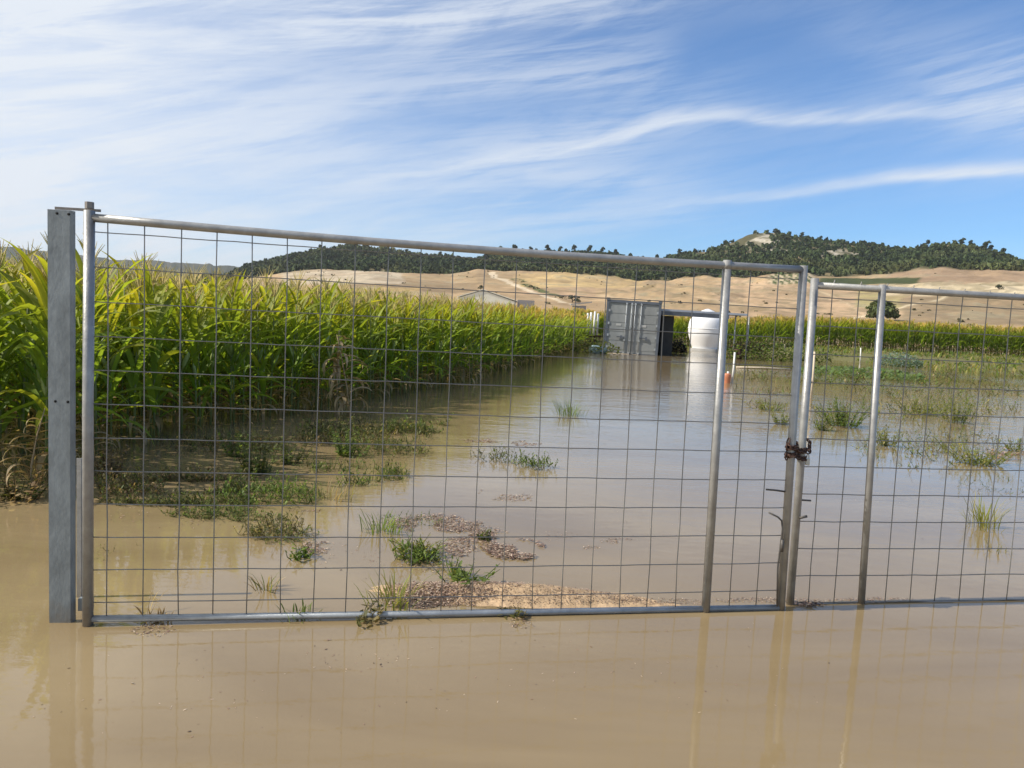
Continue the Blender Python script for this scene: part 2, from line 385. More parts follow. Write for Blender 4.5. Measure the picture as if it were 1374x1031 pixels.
D_FOOT, D_MID, D_EDGE, D_CREST = 190., 320., 540., 820.
def hill_xyz(px, t):                       # t: 0 foot, 1 forest edge, 2 crest, 3 behind
    yf = ip(px, FOOT); ye = np.minimum(ip(px, EDGE), yf-8); yc = np.minimum(ip(px, CREST), ye-2)
    knoll = 9*np.exp(-((px-930)/110.)**2)+5*np.exp(-((px-520)/90.)**2)
    py = np.where(t < 1, yf+(ye-yf)*np.clip(t, 0, 1)-knoll*np.sin(np.clip(t, 0, 1)*PI)*.8, ye+(yc-ye)*np.clip(t-1, 0, 1))
    D = np.where(t < 1, D_FOOT+(D_EDGE-D_FOOT)*np.clip(t, 0, 1)**1.3, D_EDGE+(D_CREST-D_EDGE)*np.clip(t-1, 0, 1))
    D = D*(1+.12*(fbm(px/130., t*1.5, 21)-.5)*np.clip(t, 0, 1))
    v = cF[:, None]+cR[:, None]*((px.ravel()-687)/FPX)-cU[:, None]*((py.ravel()-515.5)/FPX)
    P = (v*(D.ravel()/np.hypot(v[0], v[1]))).T+np.array([0, 0, EYE])
    P = P.reshape(px.shape+(3,))
    P[..., 2] += (1.6*(fbm(P[..., 0]/7., P[..., 1]/9., 35)-.5)*np.clip(t*5, 0, 1)+4.5*(np.abs(fbm(P[..., 0]/30., P[..., 1]/22., 37)-.5)-.1)*np.clip(t*2, 0, 1))*(.5+1.2*np.exp(-((px-940)/110.)**2)+.6*sstep(px, 1180, 1260))
    P[..., 2] += 3.2*(fbm(P[..., 0]/28., P[..., 1]/28., 31)-.5)*np.clip(t, 0, 1)*np.where(t > 1, 1.6, 1)
    back = np.clip(t-2, 0, 1)
    if back.max() > 0:
        k = (1+back*.8)[..., None]; P[..., :2] *= k; P[..., 2] = P[..., 2]*(1-back)+2*back
    front = np.clip(-t, 0, 1)
    if front.max() > 0:
        P[..., :2] *= (1-front*.45)[..., None]; P[..., 2] = P[..., 2]*(1-front)-1.5*front
    return P, py
pxs = np.arange(-600, 1901, 3.)
ts = np.concatenate([[-1], np.linspace(0, 1, 90)[:-1], np.linspace(1, 2, 60), [2.1, 2.3, 2.6, 3]])
PX, TT = np.meshgrid(pxs, ts); P, PY = hill_xyz(PX, TT)
def blend(c, k, new): k = np.clip(k, 0, 1)[..., None]; return c*(1-k)+np.array(new)*k
def inbox(x, y, x0, x1, y0, y1, s=1.2): return sstep(x, x0-s*3, x0+s*3)*(1-sstep(x, x1-s*3, x1+s*3))*sstep(y, y0-s*.4, y0+s*.4)*(1-sstep(y, y1-s*.4, y1+s*.4))
wx = PX+18*(fbm(PX/60, PY/14, 41)-.5); wy = PY+5*(fbm(PX/70, PY/20, 43)-.5)
n1 = fbm(P[..., 0]/9., P[..., 1]/14., 51, 5); n2 = fbm(P[..., 0]/45., P[..., 1]/60., 57)
c = np.zeros(PX.shape+(3,))+np.array([.43, .31, .19])
c = blend(c, inbox(wx, wy, 380, 575, 362, 382), (.50, .42, .32))
c = blend(c, inbox(wx, wy, 540, 720, 366, 384), (.40, .29, .175))
c = blend(c, inbox(wx, wy, 470, 640, 379, 392)*.8, (.26, .19, .12))
c = blend(c, inbox(wx, wy, 400, 560, 386, 396)*.8, (.50, .36, .17))
c = blend(c, inbox(wx, wy, 690, 860, 366, 385), (.53, .39, .20))
c = blend(c, inbox(wx, wy, 700, 800, 386, 397), (.44, .31, .20))
c = blend(c, inbox(wx, wy, 960, 1220, 378, 425), (.50, .36, .235))
c = blend(c, inbox(wx, wy, 1150, 1215, 390, 412)*.8, (.36, .33, .15))
c = blend(c, inbox(wx, wy, 1190, 1400, 350, 384), (.35, .25, .17))
c = blend(c, inbox(wx, wy, 1180, 1420, 380, 396), (.56, .47, .33))
c = blend(c, inbox(wx, wy, 1210, 1900, 397, 436)*.9, (.28, .215, .14))
c = blend(c, inbox(wx, wy, 860, 1000, 380, 420)*sstep(n1, .45, .6)*.6, (.30, .235, .14))
c = blend(c, (n1 > .60)*.6*(n2 > .42)*(TT < 1), (.26, .23, .16))
c = blend(c, sstep(fbm(P[..., 0]/22.+4, P[..., 1]/40., 71, 5), .47, .58)*.45*(TT < 1), (.30, .215, .135))
c = blend(c, sstep(fbm(P[..., 0]/5., P[..., 1]/12., 73, 4), .52, .62)*.55*(TT < 1)*inbox(wx, wy, 820, 1400, 380, 440), (.22, .18, .11))
for pl_, w_, cc_ in (([(690, 386), (740, 389), (800, 394), (855, 389), (880, 384)], 1.0, (.24, .18, .10)), ([(470, 388), (540, 380), (600, 383), (650, 379)], .8, (.27, .20, .12)), ([(1140, 428), (1215, 411), (1290, 397), (1400, 393)], 1.0, (.62, .53, .38)),
                      ([(860, 374), (905, 383), (985, 396), (1080, 404), (1150, 402)], .8, (.27, .2, .13)), ([(1185, 381), (1260, 379), (1374, 383)], .7, (.2, .17, .09)), ([(1080, 384), (1120, 398), (1165, 426)], .8, (.58, .46, .31)), ([(800, 396), (870, 404), (930, 398), (1010, 410)], .9, (.56, .43, .28)), ([(560, 372), (640, 371), (700, 374)], .7, (.25, .2, .12))):
    yl = np.interp(PX, [p[0] for p in pl_], [p[1] for p in pl_])+1.6*(fbm(PX/22., PX*0+pl_[0][0], 17)-.5)
    c = blend(c, np.exp(-((PY-yl)/w_)**2)*(PX > pl_[0][0])*(PX < pl_[-1][0])*.8, cc_)
# orchard strip, vineyard rows and the dirt track
c = blend(c, inbox(wx, PY, 1095, 1235, 373.5, 380.5, 1.5), (.06, .075, .03))
vy = inbox(PX, PY, 1032, 1092, 366, 381, 2); c = blend(c, vy*(np.sin((PX-PY*1.5)/1.55*1.0) > .0), (.08, .10, .04)); c = blend(c, vy*(np.sin((PX-PY*1.5)/1.55) <= 0)*.8, (.50, .42, .30))
tk = np.interp(PY, [360, 372, 378, 390, 400, 410], [655, 664, 682, 706, 738, 775])
c = blend(c, (np.abs(PX-tk) < 5)*(PY > 366)*1., (.60, .50, .37))
c = blend(c, (np.abs(PX-tk-17) < 7)*(PY > 374)*(PY < 400)*sstep(n1, .35, .5), (.11, .12, .05))
# forest floor, rocky outcrops
fo = sstep(TT, .985, 1.01); c = blend(c, fo*(1-.35*sstep(n1, .5, .62)), (.10, .095, .052))
def rockmask(px, py):
    k = np.exp(-(((px-1004)/36.)**2+((py-322)/9.)**2)*1.0)*1.5+np.exp(-(((px-1130)/36.)**2+((py-341)/5.)**2)*1.2)*1.4
    k += np.exp(-(((px-1304)/12.)**2+((py-336)/3.)**2)*1.3)+.7*np.exp(-(((px-905)/40.)**2+((py-366)/5.)**2)*1.3)+.9*np.exp(-(((px-1060)/30.)**2+((py-326)/4.)**2)*1.3)+.8*np.exp(-(((px-1030)/45.)**2+((py-337)/3.)**2)*1.3)
    return k
rk = np.clip(rockmask(PX, PY)*1.6, 0, 1)*fo*sstep(n1, .40, .56); c = blend(c, rk, (.40, .37, .32)); c = blend(c, rk*sstep(fbm(P[..., 0]/4., P[..., 1]/6., 99), .42, .52)*.8, (.13, .12, .07))
c = c*(.86+.62*(n1-.36))[..., None]*np.array([1.03, 1.0, .91])
hg = grid_mesh(P[..., 0], P[..., 1], P[..., 2], c)
m_hill = mat('dry_hillside', attr=True, rough=.95, spec=.1, var=.2, vscale=.25, bump=.6, bscale=.5)
tag(hg.obj('hills', m_hill), kind='structure')
# the farther ridge on the left
pr = np.arange(-700, 1301, 3.); tr = np.array([0, .2, .4, .6, .8, 1., 1.3, 1.7]); PX2, T2 = np.meshgrid(pr, tr)
yr = ip(PX2, RIDGE); base = ip(PX2, FOOT); py2 = base+(yr-base)*np.clip(T2, 0, 1); D2 = 1500+1000*T2
v = cF[:, None]+cR[:, None]*((PX2.ravel()-687)/FPX)-cU[:, None]*((py2.ravel()-515.5)/FPX)
P2 = (v*(D2.ravel()/np.hypot(v[0], v[1]))).T+np.array([0, 0, EYE]); P2 = P2.reshape(PX2.shape+(3,))
P2[..., 2] *= 1-np.clip((T2-1)/.7, 0, 1)
P2[..., 2] += (9*(fbm(P2[..., 0]/80., P2[..., 1]/80., 61)-.5)+11*(fbm(P2[..., 0]/17., P2[..., 1]/400., 62)-.5))
c2 = blend(np.zeros(PX2.shape+(3,))+np.array([.035, .042, .022]), sstep(fbm(PX2/9, T2*14, 66), .5, .6)*.22, (.2, .16, .11))
tag(grid_mesh(P2[..., 0], P2[..., 1], P2[..., 2], c2).obj('distant_ridge', m_hill), kind='structure')

# ---------------------------------------------------------------- trees
def clump_cards(n, R, H, col, card=.5, seed=0, cone=0.):
    r = np.random.default_rng(seed)
    u = r.normal(size=(n, 3)); u /= np.linalg.norm(u, axis=1)[:, None]
    rad = r.uniform(.62, 1.0, n)[:, None]
    p = u*rad; p[:, 2] = np.abs(p[:, 2])*1.0-.18
    sc = 1-cone*np.clip(p[:, 2], 0, 1)
    c = p*np.array([R, R, H]); c[:, 0] *= sc; c[:, 1] *= sc
    nrm = u*.8+r.normal(size=(n, 3))*.5; nrm /= np.linalg.norm(nrm, axis=1)[:, None]
    a = np.cross(nrm, r.normal(size=(n, 3))); a /= np.linalg.norm(a, axis=1)[:, None]; b = np.cross(nrm, a)
    s = r.uniform(.6, 1.2, n)[:, None]*card*R
    V = np.stack([c-a*s-b*s*.6, c+a*s-b*s*.8, c+a*s*.8+b*s*.7, c-a*s*.7+b*s], 1).reshape(-1, 3)
    cc = np.repeat(np.array(col)*r.uniform(.7, 1.35, n)[:, None], 4, 0)
    return V, np.arange(n*4).reshape(n, 4), cc
pine_vars = []
for i in range(6):
    V, Q, cc = clump_cards(22, 1, 1, (1, 1, 1), .5, 100+i, .25); pine_vars.append((V, Q, cc))
fg = G(); cnt = 0
NT = 26000; tree_px = rng.uniform(-250, 1650, NT); tree_t = rng.uniform(1.0, 2.02, NT)
keep = (ip(tree_px, EDGE)-ip(tree_px, CREST) > 4)
pp, pyy = hill_xyz(tree_px, tree_t)
rk = rockmask(tree_px, pyy); dens = fbm(tree_px/12., tree_t*8, 77, 3)*1.15
keep &= (rng.uniform(size=NT) > rk*.86) & (rng.uniform(size=NT) < .05+1.35*dens)
tone = fbm(tree_px/22., tree_t*7, 83, 4); tone2 = fbm(tree_px/60.+9, tree_t*4, 85, 3)
for P_, t_, to, to2 in zip(pp[keep], tree_t[keep], tone[keep], tone2[keep]):
    V, Q, cc = pine_vars[cnt % 6]; cnt += 1
    R = random.uniform(1.0, 2.3); Hh = R*random.uniform(1.1, 1.7); a = random.uniform(0, 6.28)
    ca, sa = math.cos(a), math.sin(a)
    W_ = np.stack([(V[:, 0]*ca-V[:, 1]*sa)*R, (V[:, 0]*sa+V[:, 1]*ca)*R, V[:, 2]*Hh+Hh*.35], 1)+P_
    k = random.uniform(.75, 1.25)*(.45+1.3*to); y3 = max(0, to2-.38)*.16; fg.add(W_, Q, None, cc*np.array([.046*k+y3, .066*k+y3*.8, .024*k+y3*.3]))
tag(fg.obj('pine_forest', m_far, smooth=False), 'dark green pine wood covering the hills above the dry fields', 'forest', kind='stuff')
sg = G(); r2 = np.random.default_rng(5); SX = r2.uniform(350, 1500, 9000); ST = r2.uniform(.02, .99, 9000)**.8; SP, SY = hill_xyz(SX, ST)
nz = fbm(SX/26., SY/5., 91); zone = np.exp(-((SX-940)/110.)**2)*.5+sstep(SX, 1190, 1260)*(SY > 395)*.45+.10+.3*(SY < 372)*(SX < 1000)
trk = np.interp(SY, [360, 372, 378, 390, 400, 410], [655, 664, 682, 706, 738, 775])+17
for i in np.nonzero((nz > .56)*(r2.uniform(size=9000) < zone*.4) + (np.abs(SX-trk) < 5)*(SY > 375)*(SY < 402)*(r2.uniform(size=9000) < .9))[0]:
    V, Q, cc = pine_vars[i % 6]; R_ = r2.uniform(.2, .75); sg.add(V[:64]*[R_, R_, R_*.8]+SP[i]+[0, 0, R_*.1], Q[:16], None, cc[:64]*np.array([.17, .15, .08])*r2.uniform(.6, 1.4))
tag(sg.obj('hillside_scrub', m_far, smooth=False), 'low dull scrub dotted over the dry slopes below the pine wood', 'scrub', kind='stuff')
def skyline_pine(px, s, i):
    P_, _ = hill_xyz(np.array([px]), np.array([1.97])); P_ = P_[0]
    o = root('pine_tree', P_, None, 'tree', 'pines standing up along the skyline of the wooded hills')
    g = G(); g.tube([P_-[0, 0, 1], P_+[0, 0, 3.*s], P_+[.3, 0, 6*s]], [.3*s, .22*s, .1*s], 6); g.obj('trunk', m_bark, o)
    g = G()
    for k in range(5):
        V, Q, cc = clump_cards(46, 1.9*s, 1.9*s, (.04, .054, .024), .3, 300+i*7+k)
        g.add(V+P_+np.array([random.uniform(-1.4, 1.4)*s, random.uniform(-1.4, 1.4)*s, (3.6+k*.75)*s]), Q, None, cc)
    g.obj('crown', m_far, o, False); return o
SK = [(430, .8), (470, .9), (492, .8), (545, .7), (590, .8), (672, 1.0), (690, 1.15), (712, .9), (735, 1.1), (752, .9), (770, 1.1), (790, 1.2), (808, 1.0), (826, .95), (845, .9),
      (862, .8), (880, 1.0), (895, .7), (912, .9), (1040, .8), (1075, .8), (1100, .7), (1245, .8), (1290, .9), (1302, .8), (1322, 1.1), (1330, .9), (1345, 1.0)]
for i, (a, s) in enumerate(SK):
    o = skyline_pine(a, s, i)
    o['label'] = 'dark pine rising above the skyline of the wooded hills'

def leafy_tree(name, P_, Rr, Hh, label, cat, col, trunk_h, nl=26, cards=60, seed=1):
    o = root(name, P_, label, cat); r = random.Random(seed)
    g = G(); top = np.array([P_[0]+.2, P_[1], P_[2]+trunk_h])
    g.tube([P_-np.array([0, 0, .5]), P_+np.array([.05, 0, trunk_h*.5]), top], [Rr*.09, Rr*.07, Rr*.05], 8)
    g2 = G()
    for k in range(nl):
        a = r.uniform(0, 6.28); e = r.uniform(-.15, 1.45); d = r.uniform(.45, .82)
        c_ = top+np.array([math.cos(a)*math.cos(e)*Rr*d, math.sin(a)*math.cos(e)*Rr*d, math.sin(e)*Hh*d*.9])
        if k < 9: g.tube([top-np.array([0, 0, trunk_h*.2]), (top+c_)/2+np.array([0, 0, .1]), c_], [Rr*.035, Rr*.02, Rr*.008], 5)
        V, Q, cc = clump_cards(cards, Rr*r.uniform(.25, .42), Rr*r.uniform(.22, .34), np.array(col)*r.uniform(.8, 1.25), .22, seed*50+k)
        g2.add(V+c_, Q, None, cc)
    g.obj('trunk', m_bark, o); g2.obj('crown', m_far, o, False); return o
D = 190.; P_ = gy(1182, 424, D)
P_[2] = gy(1182, 432, D)[2]-.6
leafy_tree('round_tree', P_, 4.3, 4.6, 'round dark broadleaf tree standing alone on the dry slope behind the far maize', 'tree', (.08, .10, .035), 2.2, 34, 70, 3)
for px, py, D, s, lb in ((645, 386, 300, 1.6, 'small dark bush on the brown slope just above the cream shed roof'), (1340, 386, 330, 2.2, 'lone low bush on the dry brown slope at the far right'),
                      (768, 400, 260, 2.6, 'bushy dark shrub beside the small grey hut above the maize'), (1282, 376, 480, 2.2, 'little shrub near the edge of the pale field below the pines')):
    P_ = gy(px, py, D); leafy_tree('bush', P_-np.array([0, 0, s*.5]), s, s, lb, 'bush', (.06, .07, .035), .5, 10, 40, int(px))

# ---------------------------------------------------------------- maize
def leaf_strip(g, base, az_, L, wd, up, droop, segs, fold, col, colt, twist=0.):
    d = np.array([math.cos(az_), math.sin(az_), 0]); side = np.array([-math.sin(az_), math.cos(az_), 0])
    V = []; cc = []; p = np.array(base, float); ang = up; ds = L/segs
    for i in range(segs+1):
        t = i/segs; w = wd*(math.sin(PI*min(1, (t*.86+.14)))**.6)*(1 if t < .75 else (1-t)/.25*.9+.1)
        s2 = side*math.cos(twist*t)+np.array([0, 0, 1])*math.sin(twist*t)
        lift = np.array([0, 0, fold*w])
        if fold is not None and segs > 4: V += [p-s2*w*.5+lift, p, p+s2*w*.5+lift]; cc += [np.array(col)*(1-t)+np.array(colt)*t]*3
        else: V += [p-s2*w*.5, p+s2*w*.5]; cc += [np.array(col)*(1-t)+np.array(colt)*t]*2
        p = p+(d*math.cos(ang)+np.array([0, 0, 1])*math.sin(ang))*ds; ang -= droop/segs*(.4+1.2*t)
    if segs > 4: Q = [q for i in range(segs) for q in ((3*i, 3*i+1, 3*i+4, 3*i+3), (3*i+1, 3*i+2, 3*i+5, 3*i+4))]
    else: Q = [(2*i, 2*i+1, 2*i+3, 2*i+2) for i in range(segs)]
    g.add(V, Q, None, np.array(cc))
def corn_parts(seed, lod=0, dead=False):
    r = random.Random(seed); Hs = r.uniform(1.62, 1.82)
    st, lf, ts_, er = G(), G(), G(), G()
    lean = np.array([r.uniform(-.06, .06), r.uniform(-.06, .06), 0])
    if dead: lean *= 4; Hs *= .62
    pt = lambda z: np.array([0, 0, z])+lean*(z/Hs)**2
    k = 5 if lod == 0 else 3
    st.tube([pt(-.12), pt(Hs*.35), pt(Hs*.7), pt(Hs)], [.014, .012, .009, .005], k, (.17, .20, .06) if not dead else (.40, .30, .17))
    nl = (18, 13, 9)[lod]; a0 = r.uniform(0, 6.28); seg = (8, 4, 3)[lod]
    for i in range(nl):
        t = (i+.6)/nl; z = .12+t*(Hs-.20)
        az_ = a0+PI*(i % 2)+r.uniform(-.55, .55)
        L_ = (.40+.50*math.sin(PI*min(1, t*.8+.12)))*r.uniform(.85, 1.15)
        if t > .78: L_ *= .66
        wd = r.uniform(.046, .070)*(1.25 if lod == 2 else 1.08)*(1 if t < .8 else .7)
        up = r.uniform(.95, 1.35) if t > .3 else r.uniform(.4, 1.1); dr = r.uniform(.8, 2.6)*(1.0 if t < .7 else .5)
        k_ = r.uniform(.75, 1.3)
        if dead or t < r.uniform(.04, .2):
            c_ = np.array([.36, .26, .13])*k_; ct = np.array([.42, .33, .2])*k_; dr = r.uniform(2.6, 3.6); wd *= .75; up = r.uniform(.1, .7); L_ *= .62
        else:
            y_ = max(0, t-.45)*1.1+(r.random() < .12)*.4
            c_ = np.array([.160+.20*y_, .258+.10*y_, .028])*k_; ct = np.array([.25+.24*y_, .33+.06*y_, .036])*k_
        leaf_strip(lf, pt(z), az_, L_, wd, up, dr, seg, .28, c_, ct, r.uniform(-.9, .9))
    tc_ = np.array([.60, .49, .17])*r.uniform(.8, 1.15); tp = pt(Hs)
    nt_ = (11, 7, 5)[lod]
    for i in range(nt_ if not dead else 0):
        a = r.uniform(0, 6.28); s = r.uniform(.06, .15) if i else .01; h = r.uniform(.18, .28)
        ts_.tube([tp, tp+[math.cos(a)*s*.6, math.sin(a)*s*.6, h*.6], tp+[math.cos(a)*s*1.2, math.sin(a)*s*1.2, h]], [.004, .0055 if lod < 2 else .018, .002], 3, tc_, False)
    if not dead:
        for q in range(1 if r.random() < .7 else 2):
            a = r.uniform(0, 6.28); z = Hs*r.uniform(.42, .55); b = pt(z); e = b+np.array([math.cos(a)*.09, math.sin(a)*.09, .2])
            er.tube([b, b*.7+e*.3, b*.3+e*.7, e], [.012, .026, .024, .006], 6 if lod == 0 else 4, (.24, .29, .08))
    return st, lf, ts_, er
near = []
for i in range(10):
    st, lf, ts_, er = corn_parts(40+i, 0)
    ms = [st.mesh('stalk'), lf.mesh('foliage'), ts_.mesh('tassel'), er.mesh('ear')]
    for m_, mm in zip(ms, (m_stalk, m_leaf, m_tassel, m_husk)): m_.materials.append(mm)
    near.append(ms)
def merged(seed, lod):
    g = G()
    for p in corn_parts(seed, lod):
        if p.n: v, q, t, c_ = p.arr(); g.add(v, q, t, c_)
    return g.arr()
lod1 = [merged(200+i, 1) for i in range(12)]; lod2 = [merged(300+i, 2) for i in range(10)]
plants = []
for k in range(20):
    y = 5.5+random.uniform(0, .2)+(0 if k > 0 else .4)
    while y < 60:
        x = float(edge_x(y))-.12-.62*k+random.uniform(-.09, .09)
        gap = (k == 0 and random.random() < .12)
        if not gap and y > 5.6+.15*math.sin(x*1.7): plants.append((x, y+random.uniform(-.06, .06), -.06, k))
        y += random.uniform(.14, .24)*(1 if y < 30 else 1.3)
    if k > 14 and False: break
left_n = len(plants)
vis = []
for i, (x, y, z, k) in enumerate(plants):
    a, b = pj((x, y, 1.)); d = math.hypot(x, y)+k*.9+(0 if y > 8 or k < 4 else 0)
    vis.append((d if -30 < a < 1400 else 1e3, i))
vis.sort(); ind = set(i for _, i in vis[:292])
first = {}
def corn_thing(x, y, z, v, s, a, label, group):
    if v not in first:
        o = root('maize_plant', (x, y, z), label, 'maize plant', group)
        for nm, me in zip(('stalk', 'foliage', 'tassel', 'ear'), near[v]):
            c_ = bpy.data.objects.new(nm, me); C.objects.link(c_); c_.parent = o
        first[v] = o
    else:
        src = first[v]; o = src.copy(); C.objects.link(o); o.location = (x, y, z); o['label'] = label; o['group'] = group
        for ch in list(src.children):
            c_ = ch.copy(); C.objects.link(c_); c_.parent = o
    o.scale = (s, s, s); o.rotation_euler = (random.uniform(-.03, .03), random.uniform(-.03, .03), a)
for n_, i in enumerate(sorted(ind)):
    x, y, z, k = plants[i]
    if k == 0: lb = 'green maize plant in the outermost row, beside the flooded track'
    elif k == 1: lb = 'green maize plant in the second row behind the edge of the flooded field'
    else: lb = 'tall maize plant deeper inside the dense near end of the field at left'
    corn_thing(x, y, z, n_ % 10, random.uniform(.90, 1.07), random.uniform(0, 6.28), lb, 'maize plants at the near edge of the flooded field')
fg = G()
def put(var, x, y, z, s, g):
    V, Q, T_, cc = var; a = random.uniform(0, 6.28); ca, sa = math.cos(a)*s, math.sin(a)*s; kk = random.uniform(.85, 1.2)
    W_ = np.stack([V[:, 0]*ca-V[:, 1]*sa+x, V[:, 0]*sa+V[:, 1]*ca+y, V[:, 2]*s+z], 1); g.add(W_, Q, T_, cc*kk)
for i, (x, y, z, k) in enumerate(plants):
    if i in ind: continue
    v_ = lod1[i % 12] if y < 26 else lod2[i % 10]
    put(v_, x, y, z, random.uniform(.92, 1.08)*1.0, fg)
tag(fg.obj('maize_field', m_leaf), 'dense green maize stretching back along the left of the flooded track', 'maize field', kind='stuff')
fg = G()
for k in range(7):
    x = 3.0
    while x < 75:
        y = 56.5+k*.75+random.uniform(-.1, .1)-.02*(x-20)+ .4*math.sin(x*.2)
        z = gh(x, y)-.03
        put(lod2[random.randrange(10)], x+random.uniform(-.08, .08), y, z, random.uniform(1.05, 1.22), fg); x += random.uniform(.13, .22)
tag(fg.obj('far_maize_field', m_leaf), 'belt of maize with yellow tassels crossing behind the tank and the flooded plot', 'maize field', kind='stuff')
def dead_corn(px, py, lean, label, seed, s=1.):
    P_ = gz(px, py); st, lf, ts_, er = corn_parts(seed, 0, True); o = root('dead_maize_plant', P_, label, 'maize plant')
    for nm, g in (('stalk', st), ('foliage', lf)):
        me = g.mesh(nm); me.materials.append(m_dry); c_ = bpy.data.objects.new(nm, me); C.objects.link(c_); c_.parent = o
    o.scale = (s, s, s); o.rotation_euler = (0, lean, seed)
dead_corn(452, 556, .05, 'withered tan maize plant with hanging leaves at the field edge, near the gate centre', 901, 1.15)
dead_corn(470, 560, .12, 'second withered maize stalk, just right of the larger dead one', 902, 1.05)
dead_corn(630, 516, -.05, 'small dead maize plant farther down the field edge where the track bends', 903, .85)
dead_corn(128, 640, -.15, 'dead maize plant close behind the hinge tube of the gate', 905, .5)
dead_corn(40, 668, .2, 'collapsed dead maize stalk left of the wide gate post', 907, .6)

# ---------------------------------------------------------------- weeds
def sprig_shape(seed):
    r = random.Random(seed); g = G(); up = r.uniform(.15, 1.3); ln = r.uniform(1.8, 4.4)
    d = np.array([math.cos(up), 0, math.sin(up)]); g.tube([[0, 0, 0], d*ln], [.07, .03], 3, (.7, .7, .7), False)
    for j in range(6):
        s_ = r.uniform(.5, 1.1); k_ = r.uniform(.65, 1.3)
        leaf_strip(g, d*ln*(.2+.16*j), r.uniform(0, 6.28)+j*2.4, s_, s_*r.uniform(.3, .55), r.uniform(-.1, 1.), r.uniform(.4, 1.4), 2, 0, np.full(3, k_), np.full(3, k_*1.1), r.uniform(-.6, .6))
    return g.arr()
SPR = [sprig_shape(700+i) for i in range(40)]
def sprig(g, p, r, c_, L_, h):
    V, Q, T_, cc = SPR[r.randrange(40)]; a = r.uniform(0, 6.28); ca, sa = math.cos(a)*L_, math.sin(a)*L_
    g.add(np.stack([V[:, 0]*ca-V[:, 1]*sa+p[0], V[:, 0]*sa+V[:, 1]*ca+p[1], V[:, 2]*(L_+h*.25)+p[2]], 1), Q, T_, cc*c_)
def weed_geo(kind, h, r_, n, pal, seed):
    r = random.Random(seed); g = G()
    if kind == 'leafy':
        for i in range(n):
            a = r.uniform(0, 6.28); d = r.uniform(0, r_); b = np.array([math.cos(a)*d*.6, math.sin(a)*d*.6, -.03]); hh = h*r.uniform(.5, 1)
            tip = b+np.array([math.cos(a)*d*.9, math.sin(a)*d*.9, hh]); mid = (b+tip)/2+np.array([r.uniform(-.03, .03), r.uniform(-.03, .03), hh*.08])
            c_ = np.array(pal[r.randrange(len(pal))]); g.tube([b, mid, tip], [.004, .003, .0015], 3, c_*.9, False)
            m_ = max(5, int(hh/.022))
            for j in range(m_):
                t = .12+.88*j/m_; p = b*(1-t)+tip*t; aa = j*2.4+r.uniform(-.4, .4); L_ = r.uniform(.025, .06)*(1.25-.7*t)*(1+h*.5)
                leaf_strip(g, p, aa, L_, L_*.46, r.uniform(-.1, .9), r.uniform(.3, 1.3), 3, 0, c_*r.uniform(.7, 1.3), c_*r.uniform(.8, 1.4), r.uniform(-.6, .6))
    elif kind == 'grass':
        for i in range(n):
            a = r.uniform(0, 6.28); d = r.uniform(0, r_); c_ = np.array(pal[r.randrange(len(pal))])*r.uniform(.7, 1.3)
            leaf_strip(g, (math.cos(a)*d, math.sin(a)*d, -.02), a+r.uniform(-.9, .9), h*r.uniform(.5, 1.2), r.uniform(.004, .009), r.uniform(.9, 1.5), r.uniform(.2, 1.9), 4, 0, c_, c_*1.15, 0)
    elif kind == 'mat':
        for i in range(int(n*.62)):
            a = r.uniform(0, 6.28); d = r_*r.random()**.6; c_ = np.array(pal[r.randrange(len(pal))])*r.uniform(.6, 1.4); L_ = r.uniform(.018, .036)
            sprig(g, np.array([math.cos(a)*d, math.sin(a)*d*.75, r.uniform(-.01, h*.5)*(1-(d/r_)**2*.8)]), r, c_, L_, h*.5)
    return g
GR = [(.14, .20, .04), (.18, .24, .05), (.10, .15, .03)]; DG = [(.12, .15, .04), (.15, .18, .05), (.11, .115, .035)]
YG = [(.26, .26, .06), (.20, .23, .05), (.33, .29, .09)]; TN = [(.30, .21, .11), (.22, .15, .08), (.38, .29, .16)]; OL = [(.20, .18, .07), (.15, .15, .05), (.27, .22, .10)]
